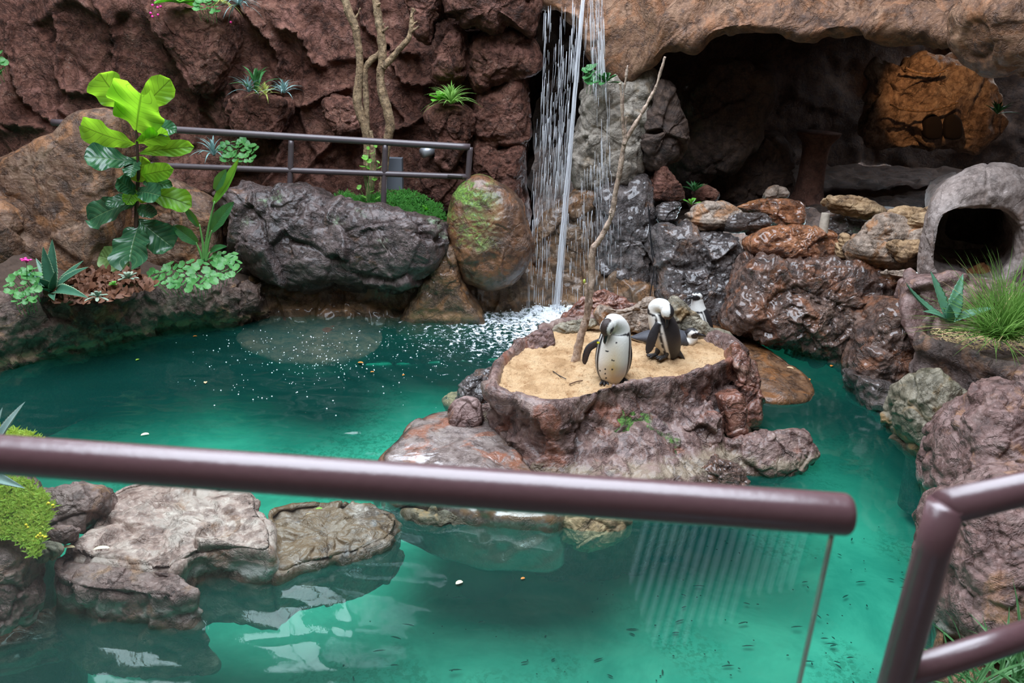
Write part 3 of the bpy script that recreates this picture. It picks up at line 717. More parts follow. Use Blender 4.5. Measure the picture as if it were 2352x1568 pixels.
# nest cave at right: plaster rock shell with a real hollow
def nest_cave():
    Y0 = 5.9
    outer = [(2108, 640), (2112, 600), (2128, 540), (2140, 480), (2165, 440), (2210, 410), (2270, 388), (2330, 388), (2420, 420), (2500, 520), (2520, 640), (2460, 720), (2352, 740), (2240, 720), (2150, 700)]
    hole = [(2135, 600), (2136, 540), (2146, 500), (2180, 477), (2230, 470), (2290, 474), (2322, 500), (2332, 540), (2325, 590), (2300, 622), (2272, 641), (2200, 640), (2150, 630)]
    def pol(P, n, c):
        q = np.array([atY(x, y, Y0) for x, y in P])[:, [0, 2]]; return outline_r(q, c, n)
    c = atY(2232, 555, Y0)[[0, 2]]
    n = 260
    A, ro = pol(outer, n, c); _, rh = pol(hole, n, c)
    rings = []
    def ring(r, y): return np.stack([c[0] + .45 * max(0, y - Y0) + r * np.cos(A), np.full(n, y), c[1] + r * np.sin(A)], 1)
    rings.append(ring(ro * .40, Y0 + .95))
    for t in np.linspace(0, 1, 14): rings.append(ring(ro * (.62 + .38 * math.sin(t * math.pi / 2)), Y0 + .9 - .75 * t))
    for t in np.linspace(0, 1, 20)[1:]:
        a = t * math.pi / 2
        rings.append(ring(ro + (rh * 1.02 - ro) * (1 - math.cos(a)), Y0 + .15 - .25 * math.sin(a)))
    for t in np.linspace(0, 1, 8)[1:]: rings.append(ring(rh * (1.02 - .05 * math.sin(t * math.pi / 2)), Y0 - .10 + .08 * t))
    for t in np.linspace(0, 1, 12)[1:]: rings.append(ring(rh * .97, Y0 - .02 + 1.6 * t))
    rings.append(ring(rh * 0.01, Y0 + 1.6))
    V = np.concatenate(rings); Q = gridfaces(n, len(rings), closeu=True)
    N = vnormals(V, Q)
    if N[n * 8:n * 9, 1].mean() > 0: pass
    k = n * 8
    ctr = np.array([c[0], Y0, c[1]])
    if ((V[k:k + n] - ctr) * N[k:k + n]).sum() < 0: N = -N; Q = Q[:, ::-1]
    V = disp(V, N, [('fbm', .35, .03, 151), ('facet', .3, .02, 152), ('ridge', .06, .006, 153)])
    tag(mesh_ob('nest_cave', V, Q, mat=M_nest), 'grey plaster rock nest cave with a dark round opening at the right', 'nest cave')
nest_cave()
blob('leaf_heap', [(2205, 640), (2230, 615), (2262, 606), (2282, 625), (2270, 645), (2230, 650)], 6.15, .05, .08, .5, plain('dead_leaf', (.22, .09, .03), .8, nscale=30, namp=.5), [('facet', .05, .02, 3)], 'brown dead leaves lying in the nest cave opening', 'leaves', nphi=60, nth=30)
# rock faces below the nest cave and towards the viewer
blob('rock_face', [(2085, 640), (2150, 625), (2280, 640), (2400, 660), (2500, 760), (2400, 860), (2200, 850), (2110, 800), (2080, 720)], 5.65, .25, .5, .25, M_mauve, BS, 'mauve-brown rock face below the nest cave behind the aloe', 'rock', e1=.6)

# grass planter bowl, right
def planter_bowl():
    rim = [(2110, 770), (2130, 740), (2180, 715), (2260, 690), (2360, 685), (2460, 720), (2480, 800), (2400, 850), (2330, 846), (2250, 825), (2190, 805), (2140, 790)]
    z = .62
    P = np.array([atZ(x, y, z)[:2] for x, y in rim]); cc = P.mean(0); n = 260
    A, r = outline_r(P, cc, n)
    prof = [(.0, -.07), (.45, -.07), (.86, -.06), (.91, -.03), (.94, .02), (.98, .045), (1.02, .04), (1.06, .0), (1.07, -.06), (1.0, -.14), (.98, -.26), (.88, -.42), (.80, -.70), (.7, -1.4)]
    pr_ = catmull(np.array([(a, b, 0) for a, b in prof]), 70)
    V = np.concatenate([np.stack([cc[0] + r * max(t, .003) * np.cos(A), cc[1] + r * max(t, .003) * np.sin(A), np.full(n, z + dz)], 1) for t, dz, _ in pr_])
    Q = gridfaces(n, 70, closeu=True, flip=True); N = vnormals(V, Q)
    if N[:n * 5, 2].mean() < 0: N = -N; Q = Q[:, ::-1]
    amp = np.repeat(np.clip((pr_[:, 0] - .8) * 8, 0, 1), n)
    W = disp(V, N, [('facet', .3, .016, 161), ('facet', .12, .010, 162), ('fbm', .2, .015, 163)])
    V = V + (W - V) * amp[:, None]
    tag(mesh_ob('planter_bowl', V, Q, mat=rockmat('planter_rim_rock', (.05, .034, .03), (.12, .08, .07), (.22, .165, .15), rough=.5, bump=.014, accent=((.26, .14, .085), .52))), 'dark-rimmed rock planter bowl holding the fine grass tuft', 'planter')
    return cc, z
PBC, PBZ = planter_bowl()
RS = [('facet', .3, .04, 171), ('facet', .1, .015, 172), ('fbm', .2, .02, 173), ('ridge', .05, .006, 174)]
blob('bank_rock', [(2085, 880), (2130, 860), (2185, 880), (2225, 930), (2210, 1000), (2190, 1060), (2160, 1080), (2110, 1020), (2085, 950)], 4.55, .2, .5, .5, M_green, RS, 'olive-grey rock at the right bank below the planter bowl', 'rock', e1=.55)
blob('bank_rock', [(2190, 960), (2230, 905), (2300, 880), (2400, 900), (2480, 980), (2450, 1100), (2330, 1150), (2230, 1140), (2170, 1120), (2175, 1030)], 3.95, .3, .5, .6, M_mauve, RS, 'smooth mauve boulder on the right bank under the planter bowl', 'boulder', e1=.6, nphi=260, nth=140)
blob('bank_rock', [(2200, 1130), (2260, 1090), (2360, 1070), (2480, 1100), (2560, 1250), (2500, 1450), (2352, 1500), (2240, 1490), (2185, 1430), (2170, 1330), (2180, 1220)], 2.95, .3, .5, .7, M_mauve, RS, 'big mauve bank boulder in the lower right corner behind the rail', 'boulder', e1=.6, nphi=300, nth=160)
slab('bank_edge', [(2100, 1000), (2180, 1040), (2180, 1120), (2176, 1250), (2160, 1380), (2160, 1480), (2170, 1560), (2500, 1600), (2600, 1300), (2300, 1000)], .03, -.25, -.06, .0, M_base, [('facet', .3, .06, 181), ('facet', .1, .02, 182), ('fbm', .2, .04, 183)], label='brown algae-stained rock edge along the right waterline', cat='rock')

blob('bank_rock', [(2330, 860), (2400, 820), (2520, 820), (2620, 900), (2600, 1050), (2460, 1080), (2350, 980)], 4.5, .3, .5, .4, M_mauve, RS, 'mauve rock at the right picture edge under the planter bowl', 'rock', e1=.6)

_g = [[np.array([x, y, z]) for x, y, z in ((2.9, .6, .1), (3.0, 2.2, .1), (3.3, 3.6, .15), (3.9, 4.8, .2), (4.6, 6.2, .3))],
      [np.array([x, y, z]) for x, y, z in ((3.3, .6, .42), (3.5, 2.2, .45), (3.9, 3.6, .42), (4.5, 4.8, .40), (5.2, 6.2, .5))],
      [np.array([x, y, z]) for x, y, z in ((7.9, .6, .6), (7.9, 2.2, .7), (7.9, 3.6, .7), (7.9, 4.8, .7), (7.9, 6.8, .8))]]
_g = [[p - np.array([.1, 0, .8]) for p in _g[0]]] + _g
tag(strip('trim_3', _g, 200, 160, [('facet', .5, .07, 191), ('facet', .16, .03, 192), ('fbm', .3, .03, 193)], M_mauve, flip=True), kind='structure')

_w = [[wl(x, y, z, 1.15) for x, y in [(-400, 990)] + pl + [(640, 738)]] for z in (.42, .1, -.3, -.95)]
tag(strip('light_block_wall', _w, 160, 60, [('facet', .5, .05, 195), ('fbm', .3, .03, 196)], M_cave), kind='structure')  # added wall under the soil, blocks light leaking in behind the ledge
def fresnel(N_, L, ior):
    fr = N_.new('ShaderNodeFresnel'); g_ = N_.new('ShaderNodeNewGeometry')
    mr = N_.new('ShaderNodeMapRange'); L.new(g_.outputs['Backfacing'], mr.inputs[0]); mr.inputs[3].default_value = ior; mr.inputs[4].default_value = 1 / ior
    L.new(mr.outputs[0], fr.inputs[0]); return fr

# ---------------------------------------------------------------- island
SZ = .40
rim = [(1128, 895), (1138, 850), (1152, 825), (1200, 785), (1262, 752), (1320, 738), (1400, 732), (1480, 728), (1560, 738), (1620, 765), (1672, 792), (1690, 815), (1672, 838), (1610, 862),
       (1540, 880), (1480, 888), (1420, 898), (1360, 915), (1310, 930), (1262, 938), (1210, 930), (1160, 912)]
base = [(1120, 1000), (1110, 960), (1120, 920), (1180, 860), (1262, 800), (1320, 770), (1400, 760), (1480, 760), (1560, 770), (1640, 800), (1700, 860), (1740, 940), (1730, 1030), (1680, 1090),
        (1600, 1125), (1500, 1140), (1420, 1145), (1360, 1140), (1300, 1130), (1240, 1110), (1190, 1080), (1150, 1040)]
def island():
    n = 420
    R3 = np.array([atZ(x, y, SZ + .03)[:2] for x, y in rim]); B3 = np.array([atZ(x, y, 0)[:2] for x, y in base])
    cc = R3.mean(0)
    A, r = outline_r(R3, cc, n); _, rb = outline_r(B3, cc, n)
    rows = []
    for t in np.linspace(0.003, .86, 8): rows.append((t, None, SZ - .10))
    prof = [(.90, 0, -.08), (.925, 0, -.02), (.95, 0, .035), (.985, 0, .055), (1.02, 0, .045), (1.04, 0, .01), (1.035, .03, -.07), (1.0, .22, -.16), (1., .5, -.26), (1., .85, -.36), (1., 1.0, -.46), (1., .9, -.6), (.8, .6, -.8), (.6, .5, -1.35)]
    pf = catmull(np.array(prof), 110)
    V = []
    for t, _, z in rows: V.append(np.stack([cc[0] + r * t * np.cos(A), cc[1] + r * t * np.sin(A), np.full(n, z)], 1))
    for a, b, dz in pf:
        rr = (r * a) * (1 - b) + rb * b
        V.append(np.stack([cc[0] + rr * np.cos(A), cc[1] + rr * np.sin(A), np.full(n, SZ + .02 + dz)], 1))
    V = np.concatenate(V); Q = gridfaces(n, len(rows) + len(pf), closeu=True, flip=True); N = vnormals(V, Q)
    if N[:n * 5, 2].mean() < 0: N = -N; Q = Q[:, ::-1]
    amp = np.concatenate([np.zeros(8 * n), np.repeat(np.clip((np.arange(110) - 3) / 10, 0, 1), n)])
    W = disp(V, N, [('facet', .34, .05, 201), ('facet', .13, .022, 202), ('fbm', .22, .03, 203), ('ridge', .06, .010, 204)])
    V = V + (W - V) * amp[:, None]
    o = mesh_ob('island_planter', V, Q, mat=M_isl)
    tag(o, 'reddish-brown rock island with a raised rim around the sand', 'rock island')
    # sand inside the rim
    m2 = 300; nr = 140
    A, r = outline_r(R3, cc, m2)
    t = np.linspace(0.002, .965, nr)
    X = cc[0] + (r[None] * t[:, None]) * np.cos(A); Yv = cc[1] + (r[None] * t[:, None]) * np.sin(A)
    V = np.stack([X.ravel(), Yv.ravel(), np.full(X.size, SZ)], 1)
    V[:, 2] += .014 * fbm(V * np.array([5, 5, 1]), 4, 9) + .012 * fbm(V * np.array([22, 22, 1]), 3, 19) + .02 * (fbm(V * 1.6, 2, 4))
    V[:, 2] += .012 * np.repeat(t ** 6, m2)
    ms, N_, L, out = newmat('sand')
    P = N_.new('ShaderNodeNewGeometry').outputs['Position']
    a = noise(N_, L, P, 5, 6, .65); b_ = noise(N_, L, P, 90, 4, .7); c_ = noise(N_, L, P, 26, 5, .7)
    col = ramp(N_, L, a, [(.38, (.46, .28, .14)), (.52, (.64, .42, .23)), (.66, (.72, .51, .30))])
    col = mixc(N_, L, mth(N_, L, 'MULTIPLY', sstep(N_, L, c_, .55, .66), .7), col, (.30, .14, .055))
    col = mixc(N_, L, mth(N_, L, 'MULTIPLY', sstep(N_, L, b_, .6, .75), .4), col, (.25, .15, .09))
    B = N_.new('ShaderNodeBsdfPrincipled'); L.new(col, B.inputs['Base Color']); B.inputs['Roughness'].default_value = .9; B.inputs['Specular IOR Level'].default_value = .2
    bp = N_.new('ShaderNodeBump'); bp.inputs['Distance'].default_value = .03; L.new(mth(N_, L, 'ADD', c_, mth(N_, L, 'MULTIPLY', b_, .5)), bp.inputs['Height']); L.new(bp.outputs[0], B.inputs['Normal'])
    L.new(B.outputs[0], out.inputs[0])
    o = mesh_ob('sand', V, gridfaces(m2, nr, closeu=True), mat=ms)
    tag(o, 'orange-tan sand filling the rock island where the penguins stand', 'sand', kind='stuff')
island()
IS = [('facet', .22, .035, 211), ('facet', .08, .014, 212), ('fbm', .12, .014, 213), ('ridge', .05, .007, 214)]
# rim rocks at the back and left of the sand
blob('rim_rock', [(1152, 838), (1160, 810), (1200, 780), (1262, 752), (1272, 775), (1262, 800), (1220, 815), (1180, 835)], 5.25, .05, .09, .6, M_mauve, IS[1:], 'grey-brown rim rock at the left back edge of the sand', 'rock', e1=.6)
blob('rim_rock', [(1262, 760), (1290, 742), (1360, 730), (1372, 745), (1340, 760), (1280, 775)], 5.55, .05, .08, .5, M_green, IS[1:], 'low tan rim rock at the back of the sand behind the tall branch', 'rock', e1=.6)
blob('rim_rock', [(1366, 718), (1380, 702), (1430, 706), (1470, 692), (1490, 684), (1508, 692), (1520, 720), (1500, 756), (1440, 765), (1380, 745)], 5.6, .07, .12, .25, M_tan2, IS, 'knobbly tan-grey rock behind the penguins at the back of the sand', 'rock', e1=.6)
blob('rim_rock', [(1536, 700), (1545, 688), (1562, 690), (1580, 715), (1620, 745), (1670, 775), (1678, 795), (1640, 792), (1590, 770), (1545, 750)], 5.55, .06, .1, .25, M_green, IS, 'grey rock ridge sloping down between the lying penguin and the far penguin', 'rock', e1=.6)
blob('red_gravel_rock', [(1290, 730), (1330, 690), (1372, 668), (1410, 678), (1450, 695), (1490, 710), (1440, 730), (1370, 735), (1300, 750)], 6.0, .08, .25, .5, M_red, [('facet', .07, .022, 215), ('ridge', .04, .012, 216)], 'rough wet red rock mound behind the sand below the waterfall', 'rock', e1=.7)
# outer boulders
blob('wet_rock', [(1046, 918), (1060, 880), (1100, 852), (1138, 848), (1142, 880), (1130, 930), (1100, 950), (1056, 940)], 4.95, .1, .25, .5, M_wet, IS, 'shiny blue-black wet rock at the left foot of the island', 'rock', e1=.6)
blob('stone', [(1030, 960), (1040, 930), (1075, 914), (1100, 920), (1110, 960), (1105, 978), (1070, 1000), (1040, 992)], 4.55, .09, .15, .55, M_mauve, [('facet', .16, .022, 217), ('facet', .06, .006, 218)], 'loose pinkish-brown stone resting on the flat wet rock left of the island', 'stone', e1=.45)
slab('submerged_rock', [(1015, 910), (1050, 888), (1110, 875), (1180, 870), (1180, 940), (1090, 930), (1040, 925)], -.04, -.3, -.1, .02, M_tan, IS, label='pale olive rock just under the water left of the island', cat='rock')
slab('flat_rock', [(862, 1052), (905, 1010), (950, 965), (1010, 942), (1080, 950), (1150, 985), (1220, 1060), (1290, 1130), (1280, 1180), (1150, 1180), (1000, 1150), (900, 1110)], .10, -.25, .02, .06, rockmat('flat_wet_rock', (.09, .06, .05), (.19, .15, .135), (.30, .25, .22), rough=.2, bump=.0035, spec=.75, coat=.9, accent=((.26, .095, .05), .52), line=(.2, .10, .04)), [('facet', .5, .03, 221), ('fbm', .3, .02, 222)], label='flat wet grey rock sloping into the water left of the island', cat='rock', rnd=.06)
blob('island_boulder', [(1285, 1080), (1330, 985), (1420, 940), (1500, 950), (1560, 1010), (1580, 1080), (1560, 1160), (1420, 1190), (1300, 1170)], 4.35, .14, .3, .7, M_isl2, IS, 'mauve boulder with green moss on the front of the island', 'boulder', e1=.55, nphi=260, nth=130)
blob('island_boulder', [(1170, 1050), (1210, 1010), (1260, 1040), (1290, 1110), (1250, 1140), (1190, 1110)], 4.35, .08, .2, .7, M_red, IS, 'small red rock wedged at the left front foot of the island', 'rock', e1=.6)
blob('island_boulder', [(1545, 1000), (1580, 950), (1612, 922), (1640, 930), (1658, 980), (1660, 1040), (1640, 1090), (1590, 1110), (1555, 1090)], 4.5, .12, .3, .5, M_isl, IS, 'wet purple-brown boulder at the right front of the island', 'boulder', e1=.6)
blob('island_block', [(1648, 910), (1672, 900), (1700, 902), (1716, 945), (1710, 998), (1668, 1000), (1656, 960)], 4.6, .10, .15, .3, M_red, [('facet', .2, .02, 223), ('facet', .06, .007, 224)], 'squared red-brown rock block standing on the right of the island', 'rock', e1=.35)
blob('island_boulder', [(1672, 800), (1700, 795), (1730, 850), (1746, 910), (1746, 960), (1735, 978), (1705, 975), (1690, 900), (1675, 850)], 4.95, .1, .25, .4, M_red, IS, 'dark red upright boulder at the right end of the island', 'boulder', e1=.6)
blob('jutting_rock', [(1660, 1020), (1690, 1000), (1800, 984), (1845, 990), (1866, 1020), (1880, 1048), (1855, 1075), (1790, 1105), (1720, 1112), (1665, 1085)], 4.4, .14, .18, .9, M_isl, [('facet', .3, .03, 225), ('facet', .1, .016, 226), ('ridge', .05, .006, 3)], 'long flat rock jutting out of the island over the water to the right', 'rock', e1=.5, nphi=240, nth=120)
blob('wet_rock', [(1600, 1080), (1650, 1050), (1700, 1070), (1720, 1110), (1690, 1150), (1610, 1150)], 4.2, .10, .2, .6, M_wet2, IS, 'small glossy rock at the waterline under the jutting rock', 'rock', e1=.6)
# rocks under and in front of the island
blob('submerged_rock', [(930, 1170), (1000, 1160), (1100, 1170), (1190, 1185), (1150, 1205), (1080, 1212), (1020, 1230), (975, 1222), (940, 1200)], 3.75, .16, .3, .6, M_green, IS, 'tan rock with diagonal grooves at the waterline below the rail', 'rock', e1=.6)
blob('submerged_rock', [(1240, 1170), (1440, 1170), (1440, 1215), (1400, 1250), (1350, 1266), (1300, 1240), (1260, 1205)], 3.7, .14, .3, .6, M_tan, IS, 'pale yellow rock dipping into the water behind the glass', 'rock', e1=.6)
mb = MB(); q = atZ(1112, 1385, -.9); mb.tube([(q[0], q[1] + .17, -.95), (q[0], q[1] + .17, -.06)], .175, 48, 6)
tag(mb.build('concrete_column', plain('column_concrete', (.16, .17, .15), .8, nscale=6)), 'round concrete column standing under water below the island', 'column')

# ---------------------------------------------------------------- front left rocks
FS = [('facet', .28, .035, 231), ('facet', .1, .014, 232), ('fbm', .18, .016, 233), ('ridge', .05, .006, 234)]
slab('flat_rock', [(195, 1225), (240, 1150), (262, 1118), (330, 1100), (480, 1100), (585, 1130), (600, 1175), (628, 1215), (628, 1262), (560, 1260), (470, 1262), (420, 1290), (380, 1310), (280, 1300), (180, 1280), (150, 1262)], .20, -.26, -.02, .03, M_pale, FS, label='big flat pale rock in the foreground under the railing', cat='rock', rnd=.05, undercut=.03, nphi=380, outer=50, inner=40)
slab('flat_rock', [(118, 1290), (160, 1268), (240, 1290), (330, 1300), (400, 1318), (455, 1350), (440, 1362), (380, 1370), (300, 1360), (200, 1350), (120, 1330)], .17, -.28, .06, .01, M_mauve, FS, label='angular mauve rock with a white tide mark in front of the big flat rock', cat='rock', rnd=.05, undercut=.02, nphi=320, outer=46, inner=30)
slab('flat_rock', [(600, 1180), (640, 1160), (760, 1150), (880, 1165), (925, 1190), (905, 1230), (850, 1258), (760, 1282), (680, 1300), (628, 1320), (615, 1260)], .05, -.25, -.02, .03, rockmat('puddled_rock', (.10, .06, .04), (.22, .15, .11), (.38, .31, .26), rough=.22, bump=.008, spec=.7, accent=((.10, .09, .09), .5), line=(.16, .09, .04)), FS, label='low wet brown rock with puddles, right of the big flat rock', cat='rock', rnd=.05, nphi=300, outer=40, inner=30)
blob('boulder', [(95, 1130), (130, 1112), (200, 1112), (232, 1130), (240, 1170), (215, 1205), (160, 1228), (110, 1215), (92, 1170)], 3.25, .12, .2, .6, M_mauve, FS, 'angular mauve boulder beside the yellow-green sedum at the left', 'boulder', e1=.5)
blob('boulder', [(105, 1232), (120, 1215), (160, 1208), (174, 1220), (165, 1240), (125, 1252)], 3.0, .05, .08, .6, M_mauve, FS[1:], 'small smooth mauve stone between the boulder and the big flat rock', 'stone', e1=.7)
blob('boulder', [(80, 1265), (95, 1245), (125, 1248), (132, 1265), (105, 1290), (85, 1300)], 2.85, .05, .08, .6, M_green, FS[1:], 'small mossy rust stone under the hanging sedum', 'stone', e1=.7)
blob('boulder', [(-60, 1240), (0, 1232), (40, 1240), (68, 1280), (72, 1380), (55, 1440), (0, 1455), (-60, 1450)], 2.72, .10, .2, .4, M_mauve, FS, 'grey-mauve boulder at the left edge of the foreground', 'boulder', e1=.5)
slab('submerged_rock', [(-60, 1400), (60, 1420), (150, 1400), (300, 1420), (420, 1400), (440, 1430), (300, 1470), (120, 1470), (0, 1490), (-80, 1500)], -.16, -.3, -.05, .02, M_red, FS, label='dark red rock under the water below the foreground boulders', cat='rock')

# ---------------------------------------------------------------- rails
M_rail = plain('bronze_painted_steel', (.095, .048, .052), .27, spec=.8, nscale=60, namp=.12, bump=.0006)
ZR = 1.92
rl, rr = atZ(-500, 1008, ZR), atZ(1955, 1182, ZR)
dr = (rr - rl) / np.linalg.norm(rr - rl)
e = empty('glass_balustrade', (rl[0], rl[1], .48), 'thick brown handrail over a clear glass panel in the foreground', 'railing')
rad = .0305
P = [rl + dr * t for t in np.linspace(0, np.linalg.norm(rr - rl) - .012, 20)]
Rr = [rad] * 20
for a in (.2, .45, .7, .9, 1.0): P.append(rr - dr * .012 + dr * .012 * math.sin(a * math.pi / 2)); Rr.append(rad - .010 * (1 - math.cos(a * math.pi / 2)))
mb = MB(); mb.add(*tube_vf(P, Rr, 48)); mb.build('handrail', M_rail, e)
# glass
mg, N_, L, out = newmat('clear_glass')
tr = N_.new('ShaderNodeBsdfTransparent'); tr.inputs[0].default_value = (.90, .96, .94, 1)
gl = N_.new('ShaderNodeBsdfGlossy'); gl.inputs['Roughness'].default_value = .0
fr = fresnel(N_, L, 1.5)
mx = N_.new('ShaderNodeMixShader'); L.new(fr.outputs[0], mx.inputs[0]); L.new(tr.outputs[0], mx.inputs[1]); L.new(gl.outputs[0], mx.inputs[2]); L.new(mx.outputs[0], out.inputs[0])
M_gedge = plain('glass_edge', (.42, .40, .34), .3, spec=.6)
ge = rr - dr * .022
side = np.array([-dr[1], dr[0], 0])
zt, zb = ZR - rad * .7, .50
gc = (rl + ge) / 2; L_ = np.linalg.norm(ge - rl) / 2
def gbox(c, hl, ht, z0, z1):
    v = []
    for a in (-1, 1):
        for b in (-1, 1):
            for z in (z0, z1): v.append([c[0] + dr[0] * hl * a + side[0] * ht * b, c[1] + dr[1] * hl * a + side[1] * ht * b, z])
    return np.array(v), [[0, 1, 3, 2], [4, 6, 7, 5], [0, 4, 5, 1], [2, 3, 7, 6], [0, 2, 6, 4], [1, 5, 7, 3]]
mb = MB(); mb.add(*gbox(gc, L_, .006, zb, zt)); mb.build('glass_panel', mg, e, smooth=False)
mb = MB(); mb.add(*gbox(ge + dr * .0016, .0014, .006, zb, zt)); o = mb.build('glass_edge', M_gedge, e, smooth=False); o['label'] = 'frosted pale edge of the glass'
# right hand rail: corner post, top tube, lower tube
c0 = atZ(2170, 1165, ZR); cdir = atZ(2352, 1122, ZR) - c0
e = empty('corner_railing', (c0[0], c0[1], .48), 'brown tubular railing with a corner post at the lower right', 'railing')
far = c0 + cdir * 3.2
r2 = .0255
mb = MB(); mb.tube([c0 - cdir / np.linalg.norm(cdir) * .002, far], r2, 36); mb.build('top_rail', M_rail, e)
mb = MB(); mb.tube([(c0[0], c0[1], ZR + .006), (c0[0], c0[1], .48)], r2, 36, 12); mb.build('post', M_rail, e)
zl = 1.60
cl = np.array([c0[0], c0[1], zl])
mb = MB(); mb.tube([cl, cl + (far - c0)], r2 * .92, 36); mb.build('lower_rail', M_rail, e)
# back railing
M_rail2 = plain('brown_grey_steel', (.075, .058, .062), .36, spec=.55, nscale=20, namp=.25)
YR = 7.05
e = empty('back_railing', tuple(atY(668, 440, YR)), 'slim brown two-bar railing behind the pool boulders', 'railing')
A_, B_ = atY(120, 281, YR), atY(1080, 338, YR)
mb = MB(); mb.tube([A_, B_], .030, 20, 24); mb.build('top_rail', M_rail2, e)
C_, D_ = atY(120, 371, YR), atY(1076, 406, YR)
mb = MB(); mb.tube([C_, D_], .026, 20, 24); mb.build('lower_rail', M_rail2, e)
for (x, y0, x1, y1) in ((669, 322, 665, 455), (885, 332, 880, 498), (1080, 338, 1071, 455)):
    mb = MB(); mb.tube([atY(x, y0, YR), atY(x1, y1, YR)], .025, 18, 10); mb.build('post', M_rail2, e)
mb = MB(); mb.tube([atY(1028, 405, YR - .026), atY(1062, 407, YR - .026)], .014, 10, 6); o = mb.build('rust_hole', plain('rusted_gap', (.012, .008, .006), .9), e); o['label'] = 'dark rusted gap in the lower bar'
# fittings behind the railing
mb = MB(); c = atY(905, 398, 7.7); mb.box(c, (.085, .05, .15)); tag(mb.build('utility_box', plain('grey_box', (.10, .11, .13), .5), smooth=False), 'dark grey utility box at the cliff foot behind the railing', 'box')
mb = MB(); c = atY(985, 350, 7.9)
e = empty('spotlight', tuple(c), 'small grey round spotlight on the cliff behind the railing end', 'spotlight')
mb.tube([c + np.array([-.06, -.06, 0]), c + np.array([.08, .05, .03])], [.05, .055], 20); mb.build('lamp_housing', plain('lamp_metal', (.35, .36, .38), .4, .6), e)
mb = MB(); mb.tube([c + np.array([.02, 0, 0]), c + np.array([.02, .1, -.14])], .015, 8); mb.build('bracket', M_rail2, e)

